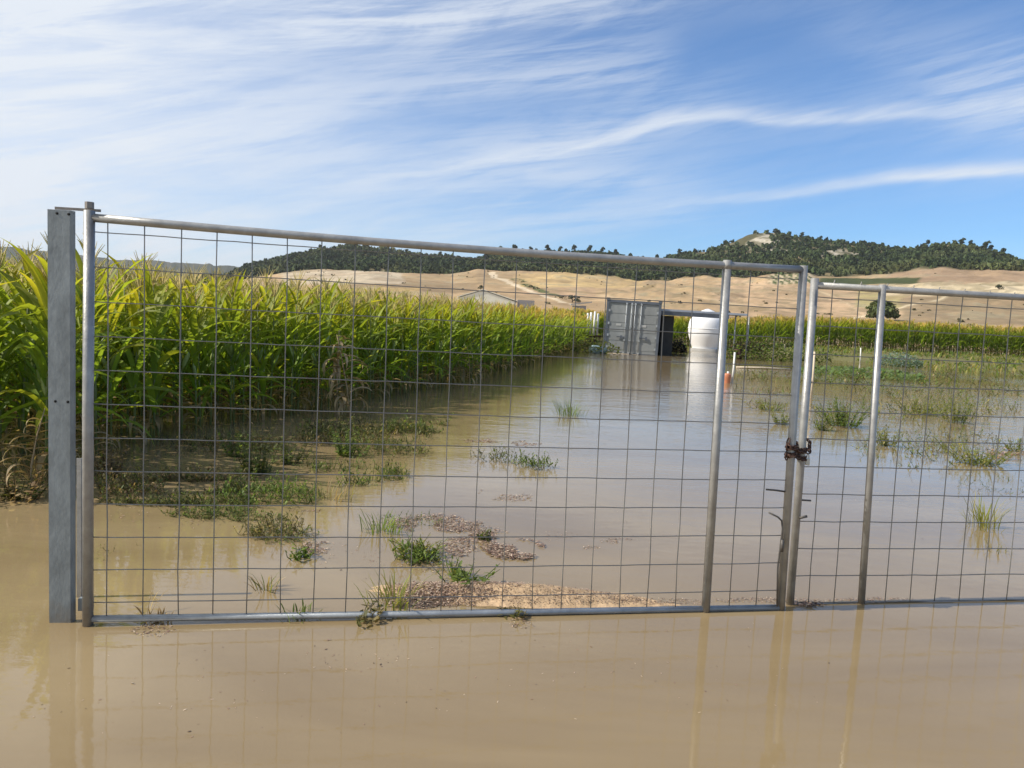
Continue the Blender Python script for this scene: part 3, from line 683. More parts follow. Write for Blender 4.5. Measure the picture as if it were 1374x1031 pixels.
WEEDS = [ # px, py of the foot, kind, height, radius, count, palette, name, label
 (345, 636, 'leafy', .42, .22, 26, DG, 'tall grey-green weed standing in water before the maize, behind the fourth mesh column'),
 (318, 612, 'leafy', .34, .16, 14, GR, 'upright weed at the field edge, left of the tall grey-green one'),
 (385, 622, 'leafy', .36, .2, 16, DG, 'bushy dark weed right of the tall grey-green one at the maize edge'),
 (360, 668, 'mat', .10, .42, 460, GR, 'broad mound of low bright green weed in the water left of centre'),
 (468, 612, 'leafy', .36, .26, 22, GR, 'dark green bush of weeds below the withered maize plant'),
 (512, 606, 'mat', .10, .5, 420, DG, 'dark spreading weed patch right of the withered maize plant'),
 (405, 746, 'leafy', .12, .11, 14, GR, 'small green weed with brown stems, on calm water left of the pink litter'),
 (363, 716, 'mat', .07, .22, 150, OL, 'thin straggle of weed floating below the bright green mound'),
 (358, 792, 'grass', .13, .06, 30, TN+DG, 'small dry tuft in the shallow water just above the bottom rail'),
 (512, 712, 'grass', .17, .14, 70, GR, 'tuft of broad green grass at the left tip of the litter drift'),
 (563, 742, 'leafy', .15, .13, 26, YG, 'yellow and green weed cushion in the middle of the litter'),
 (560, 752, 'mat', .06, .15, 150, GR, 'dark green skirt of leaves right below the yellow weed cushion'),
 (620, 784, 'leafy', .17, .15, 22, GR, 'green weed behind the sandbar, above its left half'),
 (610, 772, 'grass', .12, .10, 40, YG, 'yellow-green grass tips beside the weed behind the sandbar'),
 (524, 814, 'grass', .20, .12, 60, YG, 'bright yellow-green grass tuft at the left end of the sandbar'),
 (488, 834, 'leafy', .12, .08, 11, OL, 'straggly weed growing across the bottom rail, left of the sandbar'),
 (648, 724, 'leafy', .13, .05, 8, DG, 'thin dark sprig sticking up from the middle of the litter drift'),
 (690, 826, 'leafy', .10, .05, 10, OL, 'little brown-green sprig right below the bottom rail at the sandbar'),
 (215, 832, 'grass', .07, .07, 40, TN, 'straw-yellow tuft caught on the bottom rail near the hinge side'),
 (400, 826, 'grass', .09, .10, 34, GR, 'short green grass along the bottom rail, between the straw tuft and the sandbar'),
 (717, 627, 'mat', .10, .22, 130, GR, 'small green clump alone on the open water right of centre'),
 (668, 616, 'mat', .05, .34, 120, DG, 'flat loose weed left of the lone clump on the open water'),
 (765, 558, 'grass', .3, .25, 110, GR, 'grass tuft far out in the open water, before the container'),
 (1130, 572, 'leafy', .52, .3, 34, GR, 'large leafy weed standing in water just right of the gate posts'),
 (1105, 578, 'leafy', .3, .12, 12, OL, 'small yellowish weed squeezed between the gate post and the large leafy weed'),
 (1188, 598, 'leafy', .32, .12, 12, GR, 'slender weed right behind the stiffening tube of the side gate'),
 (1240, 556, 'leafy', .5, .4, 26, OL, 'sparse olive weed stand right of the side gate tube'),
 (1284, 568, 'leafy', .72, .25, 18, GR, 'tallest upright weed, with a pointed top, behind the side gate'),
 (1312, 622, 'leafy', .3, .26, 30, GR, 'broad dark leafy weed in front of the tallest pointed weed'),
 (1366, 606, 'leafy', .26, .12, 10, GR, 'thin leafy weed at the right margin above the brown litter'),
 (1322, 708, 'grass', .28, .16, 70, YG, 'pale yellowish grass clump in the water at lower right'),
 (1335, 740, 'grass', .1, .1, 16, OL, 'faint thin grass blades below the pale yellowish clump'),
 (1030, 550, 'leafy', .3, .3, 20, YG, 'yellow weed among the dry stems left of the gate posts'),
 (1050, 570, 'leafy', .3, .15, 14, OL, 'olive weed touching the left side of the closing tube'),
 (150, 640, 'leafy', .34, .13, 26, TN, 'reddish dry weed just right of the hinge tube'),
 (18, 672, 'leafy', .3, .22, 26, DG+TN, 'dark weed clump in the water at the left margin'),
 (50, 645, 'grass', .36, .2, 70, TN, 'sheaf of dry straw-coloured blades left of the wide post'),
 (150, 664, 'mat', .1, .4, 260, TN+DG, 'brown tangled weed low on the water right of the hinge tube'),
 (440, 670, 'grass', .18, .2, 50, TN+OL, 'sparse dry stems between the green mound and open water'),
 (196, 826, 'grass', .16, .015, 6, TN, 'single dry stalk rising behind the bottom rail near the hinge'),
]
for i, (px, py, kd, h, r_, n, pal, lb) in enumerate(WEEDS):
    if px > 1020 and kd == 'leafy': n = int(n*1.6); r_ *= 1.35; pal = [(.22, .25, .07), (.17, .21, .06), (.28, .28, .09)] if px != 1130 else GR
    P_ = gz(px, py); P_[2] = max(0, gh(P_[0], P_[1]))
    nm = {'leafy': 'weed', 'grass': 'grass_tuft', 'mat': 'weed_clump'}[kd]
    g = weed_geo(kd, h, r_, n, pal, 500+i); o = g.obj(nm, m_leaf, loc=(0, 0, 0)); o.location = P_
    tag(o, lb, 'grass tuft' if kd == 'grass' else 'weed')
def scatter(name, patches, label, cat, m):
    g = G(); r = random.Random(len(name)+len(patches))
    for px, py, rx, ry, n, h, pal, L0, flat in patches:
        if not flat: n = int(n*.8); L0 *= .58
        else: n = int(n*2.6); L0 *= .66; rx *= 1.25; ry *= 1.25; h *= .6
        for i in range(n):
            a = r.uniform(0, 6.28); d = r.random()**.62; q = gz(px+math.cos(a)*d*rx, py+math.sin(a)*d*ry)
            zz = gh(q[0], q[1]) if (q[1] < 6 or q[1] > 25) else 0
            c_ = np.array(pal[r.randrange(len(pal))])*r.uniform(.55, 1.4); L_ = L0*r.uniform(.5, 1.4)
            if flat and n > 100 and py < 785 and vnoise(np.array([q[0]*7.]), np.array([q[1]*7.]), 14)[0] < .46: continue
            if not flat:
                if vnoise(np.array([q[0]*2.3]), np.array([q[1]*2.3]), 4)[0] < .36: continue
                sprig(g, np.array([q[0], q[1], max(zz, 0)-.01]), r, c_, L_, h*r.uniform(.2, 1.2)); continue
            leaf_strip(g, (q[0], q[1], max(zz, 0)+r.uniform(0, h)), r.uniform(0, 6.28), L_, L_*r.uniform(.12, .5), r.uniform(-.1, .25), .7, 2, 0, c_, c_, r.uniform(-.5, .5))
    return tag(g.obj(name, m, smooth=False), label, cat, kind='stuff')
PK = [(.30, .20, .15), (.22, .14, .11), (.42, .31, .24), (.12, .08, .06), (.5, .4, .3)]
scatter('plant_litter', [
 (585, 703, 50, 10, 900, .02, PK, .03, 1), (640, 718, 34, 9, 450, .02, PK, .03, 1), (692, 738, 33, 12, 900, .03, PK, .034, 1), (650, 735, 40, 16, 240, .01, PK, .028, 1), (612, 738, 22, 10, 160, .01, PK, .03, 1),
 (560, 800, 42, 14, 900, .02, PK, .026, 1), (630, 796, 60, 11, 800, .012, PK, .02, 1), (600, 806, 50, 7, 500, .012, PK, .022, 1), (720, 811, 120, 4, 260, .006, PK, .014, 1), (760, 806, 90, 7, 500, .01, PK, .016, 1), (880, 808, 60, 4, 240, .008, PK, .015, 1), (1030, 806, 60, 3, 160, .01, PK, .018, 1),
 (1170, 806, 50, 3, 120, .01, PK, .02, 1), (1085, 812, 18, 3, 70, .03, PK, .03, 1), (690, 668, 26, 4, 130, .01, PK, .03, 1), (655, 661, 10, 3, 60, .01, PK, .03, 1), (645, 592, 18, 3, 110, .01, PK, .05, 1), (706, 595, 18, 3, 90, .01, PK, .05, 1),
 (830, 726, 20, 3, 80, .008, PK, .022, 1), (795, 735, 10, 2, 24, .008, PK, .02, 1), (425, 735, 16, 7, 140, .02, PK, .03, 1), (1345, 610, 40, 7, 420, .04, [(.42, .2, .1), (.5, .3, .2)]+PK, .07, 1), (1014, 578, 16, 3, 80, .01, PK, .04, 1),
 (205, 845, 26, 8, 46, .006, PK, .022, 1), (500, 745, 60, 26, 60, .006, PK, .022, 1), (820, 900, 300, 60, 34, .003, PK, .016, 1), (300, 930, 250, 50, 30, .003, PK, .016, 1), (480, 880, 60, 20, 20, .004, PK, .018, 1), (700, 836, 14, 6, 30, .01, PK, .02, 1), (430, 690, 60, 5, 160, .01, PK, .03, 1), (275, 690, 120, 16, 160, .01, PK, .025, 1), (340, 830, 220, 3, 70, .03, [(.05, .04, .04)]+PK, .016, 1), (860, 700, 60, 20, 26, .005, PK, .018, 1), (1200, 690, 80, 30, 40, .005, PK, .02, 1), (745, 720, 26, 6, 30, .005, PK, .02, 1),
 (600, 760, 60, 8, 120, .008, PK, .02, 1)],
 'pinkish brown drift of dead leaves, stalks and scum on water and sandbar', 'plant litter', m_dry)
scatter('floating_weed', [
 (250, 652, 110, 12, 1300, .07, DG+OL+TN, .045, 0), (430, 640, 120, 14, 1300, .07, DG+GR, .045, 0), (330, 690, 110, 10, 700, .03, DG+GR, .035, 0), (380, 718, 50, 12, 260, .03, GR+OL, .03, 0), (250, 676, 120, 5, 600, .03, DG, .04, 0),
 (560, 575, 50, 8, 500, .08, DG+GR, .06, 0), (480, 585, 100, 12, 900, .12, DG+OL, .06, 0), (330, 600, 130, 8, 700, .12, DG+OL+TN, .05, 0), (20, 678, 50, 10, 500, .06, DG+TN, .04, 0), (540, 700, 60, 8, 120, .02, GR, .025, 0), (1260, 600, 110, 30, 700, .10, GR+OL+YG, .05, 0), (1240, 550, 130, 16, 650, .2, OL+GR+YG, .07, 0), (1270, 526, 140, 10, 450, .2, OL+GR, .10, 0), (1110, 560, 40, 16, 300, .1, OL+YG, .06, 0), (1180, 508, 190, 10, 900, .12, GR+OL, .14, 0), (1340, 660, 60, 26, 160, .05, OL+GR, .03, 0), (170, 745, 60, 14, 40, .02, OL, .02, 0)],
 'dark low weed floating between the maize edge and the gate', 'water weed', m_leaf)
g = G(); r = random.Random(5)
for i in range(900):
    q = gz(r.uniform(985, 1062), r.uniform(497, 548))
    if vnoise(np.array([q[0]*1.1]), np.array([q[1]*.8]), 6)[0] < .42: continue
    c_ = np.array((TN+OL+GR+OL)[r.randrange(12)])*r.uniform(.4, 1.0)
    leaf_strip(g, (q[0], q[1], -.02), r.uniform(0, 6.28), r.uniform(.06, .22), r.uniform(.008, .02), r.uniform(.3, 1.5), r.uniform(.2, 1.8), 3, 0, c_, c_, r.uniform(-.6, .6))
tag(g.obj('dry_reeds', m_dry), 'thin brown dry stems standing in the water left of the closing posts', 'dry weeds', kind='stuff')
# green bank under the far maize
g = G()
for i in range(15000):
    x = r.uniform(9, 62); y = 35+22*r.random()**.75; z = gh(x, y)
    if z < -.03 or (x < 20 and y < 53) or vnoise(np.array([x*.5]), np.array([y*.5]), 9)[0] < .30: continue
    c_ = np.array((GR+OL+YG+GR)[r.randrange(12)])*r.uniform(.7, 1.3)
    leaf_strip(g, (x, y, z), r.uniform(0, 6.28), r.uniform(.15, .4), r.uniform(.05, .12), r.uniform(.3, 1.4), r.uniform(.5, 2), 3, 0, c_, c_, r.uniform(-.6, .6))
tag(g.obj('bank_grass', m_leaf), 'rough green grass on the bank in front of the far maize', 'grass', kind='stuff')
def big_leaf_patch(name, px, py, rx, ry, n, L0, h, pal, label, cat, seed):
    r = random.Random(seed); c0 = gz(px, py); g = G()
    for i in range(n):
        a = r.uniform(0, 6.28); d = math.sqrt(r.random()); x = c0[0]+math.cos(a)*d*rx; y = c0[1]+math.sin(a)*d*ry
        z0 = max(0, gh(x, y))
        c_ = np.array(pal[r.randrange(len(pal))])*r.uniform(.6, 1.35)
        leaf_strip(g, (x, y, z0+r.uniform(0, h)*(1-d*d*.6)), r.uniform(0, 6.28), L0*r.uniform(.6, 1.3), L0*.7, r.uniform(-.1, 1), 1., 3, 0, c_, c_, r.uniform(-.5, .5))
    o = g.obj(name, m_leaf, loc=tuple(c0)); tag(o, label, cat)
big_leaf_patch('creeping_plant', 1150, 504, 2.2, 2.6, 1100, .15, .3, [(.13, .20, .07), (.17, .24, .09)], 'creeping broad-leaved plant spreading on the bank behind the side gate tube', 'plant', 2)
big_leaf_patch('leafy_shrub', 1040, 484, 3.0, 1.4, 2200, .14, 1.1, DG+GR, 'dark green shrub on the bank left of the closing posts, before the far maize', 'shrub', 3)
big_leaf_patch('blue_green_shrub', 1206, 492, 1.2, .9, 1000, .12, .75, [(.20, .27, .24), (.28, .36, .34), (.13, .2, .15)], 'pale blue-green shrub below the far maize, right of the side gate tube', 'shrub', 4)
big_leaf_patch('brush_pile', 1004, 472, 1.3, .8, 380, .22, .75, [(.05, .035, .03), (.09, .06, .045)], 'dark brown heap of brush at the right end of the flat roof', 'brush pile', 6)
big_leaf_patch('bramble', 790, 474, 1.6, .8, 500, .16, .8, DG, 'dark bramble growing around the white pipes left of the container', 'bush', 8)

# ---------------------------------------------------------------- container, canopy, tank
def frame_mat(o, ax, az_=0, roll=0):
    X_ = np.array([math.cos(az_), math.sin(az_), 0]); Y_ = np.array([-math.sin(az_), math.cos(az_), 0]); Z_ = np.array([0, 0, 1.])
    X2 = X_*math.cos(roll)-Z_*math.sin(roll); Z2 = X_*math.sin(roll)+Z_*math.cos(roll)
    return (np.stack([X2, Y_, Z2], 1), np.asarray(o, float))
c0 = gz(809, 473.5); DC = c0[1]
wC = (gy(881, 475, DC)[0]-c0[0])*1.0; hC = 2.86
Fm = frame_mat((c0[0], c0[1], -.06), None, -.165, .022)
def fb(g, lo, hi, col=None): g.box(lo, hi, Fm, col)
o = root('shipping_container', (c0[0]+wC/2, c0[1]+2.5, 0), 'weathered grey shipping container leaning slightly in the flood, its double doors closed', 'container')
g = G(); LC = 5.9
fb(g, (.06, .10, .1), (wC-.06, LC, hC-.07))
n_ = 36                                                     # corrugated side walls and roof
for s in (0, 1):
    for k in range(n_):
        y0 = .3+k*(LC-.5)/n_; x0 = .02 if s == 0 else wC-.055; fb(g, (x0, y0, .16), (x0+.035, y0+.09, hC-.14))
for k in range(20):
    y0 = .4+k*.26; fb(g, (.1, y0, hC-.07), (wC-.1, y0+.12, hC-.035))
g.obj('body', m_contd, o, False)
g = G()
for x0 in (0, wC-.13): fb(g, (x0, -.05, .0), (x0+.13, .1, hC-.06))
fb(g, (.13, -.05, hC-.19), (wC-.13, .1, hC-.06)); fb(g, (.13, -.03, .0), (wC-.13, .1, .13))
for x0 in (-.0, wC-.1):
    for y0 in (.1, ): fb(g, (x0, y0, hC-.12), (x0+.1, LC, hC)); fb(g, (x0, y0, -.0), (x0+.1, LC, .15))
g.obj('frame', m_contd, o, False)
for x0 in (-.02, wC-.16):
    for y0 in (-.07, LC-.1): g = G(); fb(g, (x0, y0, hC-.1), (x0+.18, y0+.18, hC+.04)); g.obj('corner_casting', m_contd, o, False)
dw = (wC-.26)/2-.01
for s in (0, 1):
    x0 = .13+s*(dw+.02); g = G(); fb(g, (x0, 0, .14), (x0+dw, .05, hC-.2))
    for k in range(5):                                      # pressed ribs of the door
        z0 = .3+k*.46; fb(g, (x0+.08, -.012, z0), (x0+dw-.2 if s == 0 else x0+dw-.06, .0, z0+.34))
    d_ = g.obj('door', m_cont, o, False)
    for q in ((.72, .93) if s == 0 else (.06, .30)):
        g = G(); xx = x0+dw*q
        A_ = np.array([[xx, -.05, .1], [xx, -.05, hC-.16]])@Fm[0].T+Fm[1]; g.tube(A_, .022, 8)
        for z0 in (.12, .75, 1.45, 2.1, hC-.26): fb(g, (xx-.05, -.075, z0), (xx+.05, -.03, z0+.07))
        g.obj('locking_bar', m_bar, d_)
    g = G(); fb(g, (x0+dw*(.40 if s == 0 else .30), -.09, .92), (x0+dw*(.72 if s == 0 else .62), -.06, .97)); fb(g, (x0+dw*.55, -.085, .84), (x0+dw*.62, -.05, 1.02)); g.obj('door_handle', m_contd, d_, False)
    for z0 in (.35, .95, 1.55, 2.2):
        g = G(); xh = x0+.0 if s == 0 else x0+dw-.08; fb(g, (xh, -.05, z0), (xh+.08, -.02, z0+.12)); g.obj('hinge', m_bar, d_, False)
    g = G(); zz = 1.58
    for a, b, w_, h_ in ((.34, -.08, .26, .12),): fb(g, (x0+dw*a, -.028, zz+b), (x0+dw*a+w_, -.021, zz+b+h_))
    g.obj('worn_label', m_worn, d_, False)
g = G(); fb(g, (.16, -.1, .03), (wC/2-.06, -.02, .1)); fb(g, (wC/2+.12, -.1, .03), (wC-.14, -.02, .1)); g.obj('sill', m_wood, o, False)
# lean-to roof between container and tank
Y1 = DC+.4; a = gy(884, 417, Y1); b = gy(1004, 424, Y1); za = a[2]; zb = b[2]
o = root('lean_to_roof', (b[0]-2.5, Y1+1.5, 0), 'flat grey sheet roof on thin posts, joining the container and reaching past the white tank', 'shelter')
g = G(); x0, x1 = a[0]+.1, b[0]; dep = 2.2
def slab(g, x0, x1, y0, y1, z0a, z0b, th, xa=x0, xb=x1):
    f_ = lambda x: z0a+(z0b-z0a)*(x-xa)/(xb-xa)
    V = [(x, y, f_(x)+t) for x in (x0, x1) for y in (y0, y1) for t in (0, th)]
    Q = [(0, 1, 3, 2), (4, 6, 7, 5), (0, 4, 5, 1), (2, 3, 7, 6), (0, 2, 6, 4), (1, 5, 7, 3)]
    g.add([V[i] for f2 in Q for i in f2], [(4*k, 4*k+1, 4*k+2, 4*k+3) for k in range(6)])
slab(g, x0, x1, Y1, Y1+dep, za, zb, .10); g.obj('roof', m_canopy, o, False)
g = G(); slab(g, x0, x1-1.0, Y1-.06, Y1-.003, za-.22, zb-.22, .2); g.obj('beam', m_contd, o, False)
for px in (984, 1002):
    q = gy(px, 470, Y1+ (.2 if px < 1000 else 1.9)); g = G(); zt = za+(zb-za)*(q[0]-x0)/(x1-x0)-.005
    g.tube([(q[0], q[1], -.3), (q[0], q[1], zt)], .035, 8); g.obj('post', m_galv, o)
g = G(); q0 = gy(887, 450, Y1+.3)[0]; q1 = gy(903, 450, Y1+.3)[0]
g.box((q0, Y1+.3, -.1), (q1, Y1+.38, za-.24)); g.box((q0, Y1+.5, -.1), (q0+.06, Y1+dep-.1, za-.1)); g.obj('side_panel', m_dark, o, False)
# tank
T0 = gz(946, 471); T0[1] = max(T0[1], Y1+dep+1.3); T0 = np.array([gy(946, 471, T0[1])[0], T0[1], 0.]); sc = T0[1]/FPX
Rt = 24*sc; Ht = 53*sc
o = root('white_tank', T0, 'bulging white fibreglass tank with a conical lid, behind the flat roof', 'tank')
g = G(); prof = [(.66, -.12), (.70, .0), (.74, .10), (.82, .20), (.90, .31), (.97, .42), (1.0, .54), (1.0, .66), (.96, .78), (.88, .87), (.72, .94), (.45, .985), (.2, 1.0), (0, 1.0)]
pr_ = []
xs_ = np.linspace(0, 1, 34); ps = np.linspace(0, 1, len(prof))
for t in xs_: pr_.append((np.interp(t, ps, [p[0] for p in prof])*Rt, np.interp(t, ps, [p[1] for p in prof])*Ht*.93))
g.lathe(pr_, T0, 40); g.obj('tank_shell', m_tank, o)
g = G(); g.lathe([(.86*Rt, -.2), (.86*Rt, .15), (.70*Rt, .16)], T0, 32); g.obj('plinth', m_conc, o)
g = G(); g.lathe([(.42*Rt, .92*Ht), (.42*Rt, .98*Ht), (.36*Rt, 1.0*Ht), (.10*Rt, 1.05*Ht), (0, 1.06*Ht)], T0, 28); g.obj('lid', m_tank, o)
g = G(); g.lathe([(1.005*Rt, .545*Ht), (1.02*Rt, .55*Ht), (1.02*Rt, .565*Ht), (1.005*Rt, .57*Ht)], T0, 40); g.obj('seam', m_tank, o)
# things round the container
big_leaf_patch('scrap_heap', 909, 474, .55, .5, 1100, .11, .8, [(.03, .03, .03), (.05, .045, .04), (.02, .02, .02)], 'low black heap of scrap under the flat roof, right beside the container', 'heap', 12)
o = root('irrigation_pump', gz(795, 466), 'bundle of upright white pipes on a rusty frame, left of the container', 'pump')
B_ = gz(795, 466)
for k, dx in enumerate((-.42, -.2, .02, .24)):
    g = G(); p = B_+np.array([dx, (k % 2)*.15, .75]); g.tube([p, p+[.02, 0, 1.35+.06*(k % 3)]], .065, 10); g.obj('pipe', m_white, o)
g = G(); g.box(B_+np.array([-.55, -.1, .1]), B_+np.array([-.1, .3, .65])); g.tube([B_+[-.6, .1, .7], B_+[.5, .1, .7]], .05, 8); g.tube([B_+[.1, .1, -.1], B_+[.1, .1, .7]], .05, 8); g.obj('frame', m_rust, o, False)
q = gz(802, 474); g = G(); g.lathe([(0, -.05), (.4, -.05), (.46, .12), (.44, .3), (.32, .38), (0, .40)], q, 20); tag(g.obj('plastic_tub', m_blue, loc=tuple(q)), 'pale blue plastic tub floating upside down left of the container', 'tub')
# bucket, stakes, hose
q = gz(975, 514); o = root('orange_canister', q, 'orange canister with a white cap standing in the water right of the tank reflection', 'canister')
g = G(); k = q[1]/FPX; R_ = 5.2*k; H_ = 13*k; g.lathe([(R_*.9, -.1), (R_*.95, .1), (R_, H_*.5), (R_, H_*.86), (R_*.9, H_*.95), (R_*.45, H_), (0, H_)], q, 20); g.obj('body', m_orange, o)
g = G(); g.lathe([(R_*.3, H_), (R_*.3, H_*1.18), (0, H_*1.2)], q+np.array([R_*.2, 0, 0]), 12); g.obj('cap', m_white, o)
def stake(pb, pt_, w, lb, m_=m_white, extra=None, nm='stake'):
    b = gz(*pb); t = gy(pt_[0], pt_[1], b[1]); g = G(); o = root(nm, b, lb, nm.replace('_', ' '))
    d = t-b; g.tube([b-d*.15, b+d*.5+np.array([.01, 0, 0]), t], [w, w*.95, w*.9], 6); g.obj('shaft', m_, o)
    if extra:
        g = G(); e0 = gy(*extra[0], b[1]); e1 = gy(*extra[1], b[1]); g.tube([e0, e1], w*.8, 6); g.obj('crosspiece', m_, o)
stake((982, 514), (986, 473), .03, 'slim white stake standing beside the orange canister')
stake((1088, 534), (1093, 472), .025, 'bleached wooden stake with a short arm, right of the closing posts', m_wood, ((1080, 511), (1090, 512)))
stake((1154, 486), (1155, 467), .035, 'short white marker stake on the bank behind the creeping plant')
stake((1052, 484), (1053, 462), .04, 'small pale stake in front of the dark green shrub', m_wood)
stake((992, 482), (991, 470), .12, 'low rusty brown valve stub behind the slim white stake', m_rust, ((985, 471), (994, 470)), 'valve_stub')
a = gz(988, 494); b = gz(1062, 497); g = G(); g.tube([a+[0, 0, .03], (a+b)/2+[0, .1, .05], b+[0, 0, .03]], .035, 8); tag(g.obj('irrigation_pipe', m_wood, loc=tuple(a)), 'thin pale pipe lying across the water behind the dry stems', 'pipe')

# far buildings
D = 175.; a = gy(613, 398, D); b = gy(694, 403, D); rdg = gy(648, 388, D)
o = root('farm_shed', ((a[0]+b[0])/2, D+6, a[2]-4), 'long shed with a shallow cream roof beyond the maize, below the dirt track', 'shed')
g = G(); z0 = min(a[2], b[2]); e0 = gy(692, 402, D)
A = [(a[0], D, a[2]), (rdg[0], D, rdg[2]), (b[0], D, b[2]-.1)]
th = .18; Vt = []
for y in (D, D+14):
    for p in A: Vt.append((p[0], y, p[2]))
    for p in A: Vt.append((p[0], y, p[2]-th))
g.add(Vt, [(0, 1, 7, 6), (1, 2, 8, 7), (3, 9, 10, 4), (4, 10, 11, 5), (0, 6, 9, 3), (2, 5, 11, 8), (0, 3, 4, 1), (1, 4, 5, 2)]); g.obj('roof', m_shedroof, o, False)
g = G(); V = [(a[0]+.3, D+.2, a[2]-5), (a[0]+.3, D+.2, a[2]-.26), (rdg[0], D+.2, rdg[2]-.3), (b[0]-.3, D+.2, b[2]-.42), (b[0]-.3, D+.2, a[2]-5)]
V2 = [(x, D+13.8, z) for x, y, z in V]; g.add(V+V2, [(0, 1, 6, 5), (3, 4, 9, 8), (1, 2, 7, 6), (2, 3, 8, 7), (0, 4, 3, 1), (5, 6, 8, 9)], [(1, 3, 2), (6, 7, 8)]); g.obj('wall', m_shedroof, o, False)
g = G(); q = gy(694, 402, D+2); g.box((b[0]+.1, D+1, q[2]-4), (b[0]+4.0, D+9, q[2]-.1)); g.obj('annex', m_shedwall, o, False)
D = 165.; a = gy(768, 412, D); b = gy(788, 407, D); o = root('farm_hut', (a[0]+1.5, D+2, a[2]-2), 'small grey concrete hut with a sloping slab roof on the slope left of the container', 'hut')
g = G(); g.box((a[0]+.2, D, a[2]-3), (b[0]-.2, D+3, a[2]+.35)); g.obj('wall', m_shedwall, o, False)
g = G(); slab(g, a[0]-.3, b[0]+1.0, D-.4, D+3.4, a[2]+.4, a[2]+1.1, .25, a[0]-.3, b[0]+1.); g.obj('roof', m_conc, o, False)

# ---------------------------------------------------------------- gate
Ag = gz(118, 828, .04); Bg = gz(1047, 811, .03); gd = (Bg-Ag); gd[2] = 0; Lg = np.linalg.norm(gd); gd /= Lg; gn = np.array([gd[1], -gd[0], 0])   # gn towards the camera
def gp(s, z, off=0.): return np.array([Ag[0], Ag[1], 0])+gd*s+gn*off+np.array([0, 0, z])
def s_at(px, py=560):                       # distance along the gate plane of a photo point
    v = ray(px, py); o_ = np.array([Ag[0], Ag[1]]); M2 = np.array([[v[0], -gd[0]], [v[1], -gd[1]]]); t, s = np.linalg.solve(M2, o_); return s, EYE+v[2]*t
def tz(px, py): return s_at(px, py)
s0b, s0t = 0., s_at(118, 292)[0]
g_top_l = s_at(120, 292); g_top_t = s_at(975, 356); g_top_r = s_at(1078, 362)
print('gate tops', g_top_l, g_top_t, g_top_r, 'len', Lg)
o = root('double_gate_leaf', gp(Lg/2, 0), 'wide galvanised gate leaf of pipe frame and square wire mesh, hinged on the left post', 'gate')
g = G(); RT = .0225
g.tube([gp(0, -.03), gp(s0t*.5, 1.), gp(g_top_l[0], g_top_l[1]+.03)], .0232, 16)
g.obj('hinge_tube', m_galv, o)
g = G(); pts = []
for t in np.linspace(0, 1, 12): pts.append(gp(g_top_l[0]+(g_top_r[0]-g_top_l[0])*t, g_top_l[1]+(g_top_r[1]-g_top_l[1])*t-.018*math.sin(PI*t)))
g.tube(pts, .019, 14); g.obj('top_rail', m_galv, o)
g = G(); g.tube([gp(.02, .030), gp(Lg*.5, .018), gp(Lg, .012)], .0165, 14); g.obj('bottom_rail', m_rail, o)
stb = s_at(947, 812)[0]; g = G(); g.tube([gp(stb, -.05, .004), gp(g_top_t[0], g_top_t[1]+.02, .004)], .0225, 16); g.tube([gp(g_top_t[0], g_top_t[1]-.02, .004), gp(g_top_t[0]+.002, g_top_t[1]+.024, .004)], [.024, .022], 12); g.obj('middle_tube', m_galv, o)
seb = s_at(1048, 812)[0]; g = G(); g.tube([gp(seb, -.05), gp(g_top_r[0], g_top_r[1]+.02)], .0213, 16); g.obj('closing_tube', m_galv, o)
g = G(); rr_ = random.Random(3)
zbot = .03; step = .1535; ztop0 = s_at(220, 317)[1]
ncol = int((Lg-.1)/.1545)+1; S0 = s_at(144, 700)[0]
print('row z', ztop0, 'S0', S0)
colx = []
k = 0
while S0+k*.1545 < Lg-.02: colx.append(S0+k*.1545); k += 1
for s in colx:
    zt = g_top_l[1]+(g_top_r[1]-g_top_l[1])*s/Lg-.018*math.sin(PI*s/Lg)
    ln = (g_top_r[0]-Lg)*(s/Lg); pts = []
    for i in range(9):
        t = i/8; pts.append(gp(s+ln*t+rr_.uniform(-.003, .003), zbot+(zt-zbot)*t, .003+rr_.uniform(-.002, .002)))
    g.tube(pts, .0026, 6)
zr = ztop0
while zr > .06:
    pts = []; n_ = 34
    for i in range(n_+1):
        t = i/n_; pts.append(gp(Lg*t*.995+.01, zr-.004*math.sin(PI*t)-.02*t*(zr/1.8)+rr_.uniform(-.0016, .0016), -.0035+rr_.uniform(-.002, .002)))
    g.tube(pts, .0025, 6); zr -= step
g.obj('wire_mesh', m_wire, o)
def bent(g, pts, r): g.tube(pts, r, 8)
def G2(px, py, off=0.): s, z = s_at(px, py); return gp(s, z, off)
g = G(); bent(g, [G2(1028, 686, .03), G2(1040, 692, .03), G2(1045, 697, .03), G2(1046, 708, .03), G2(1041, 760, .02), G2(1040, 812, .02)], .0048)
g.tube([G2(1046, 722, .03), G2(1045, 738, .03)], .009, 8); g.obj('drop_bolt', m_rod, o)
g = G(); g.tube([G2(1028, 657, .0), G2(1040, 658, .0), G2(1054, 660, .0)], .005, 8); g.obj('latch_arm', m_rod, o)

# left post
pl = gz(66, 836); prr = gz(94.5, 836); top = gy(68, 281, pl[1]); pw = np.linalg.norm(prr-pl)
o = root('gate_post', (pl+prr)/2, 'wide weathered galvanised steel post with bolt holes, standing in the water at left', 'post')
ztop = top[2]; Z3 = np.array([0, 0, 1.])
g = G(); dp = .03
ex = (prr-pl)/pw; ey = np.array([-ex[1], ex[0], 0])
def pb(g, x0, x1, y0, y1, z0, z1): g.box((x0, y0, z0), (x1, y1, z1), (np.stack([ex, ey, Z3], 1), pl))
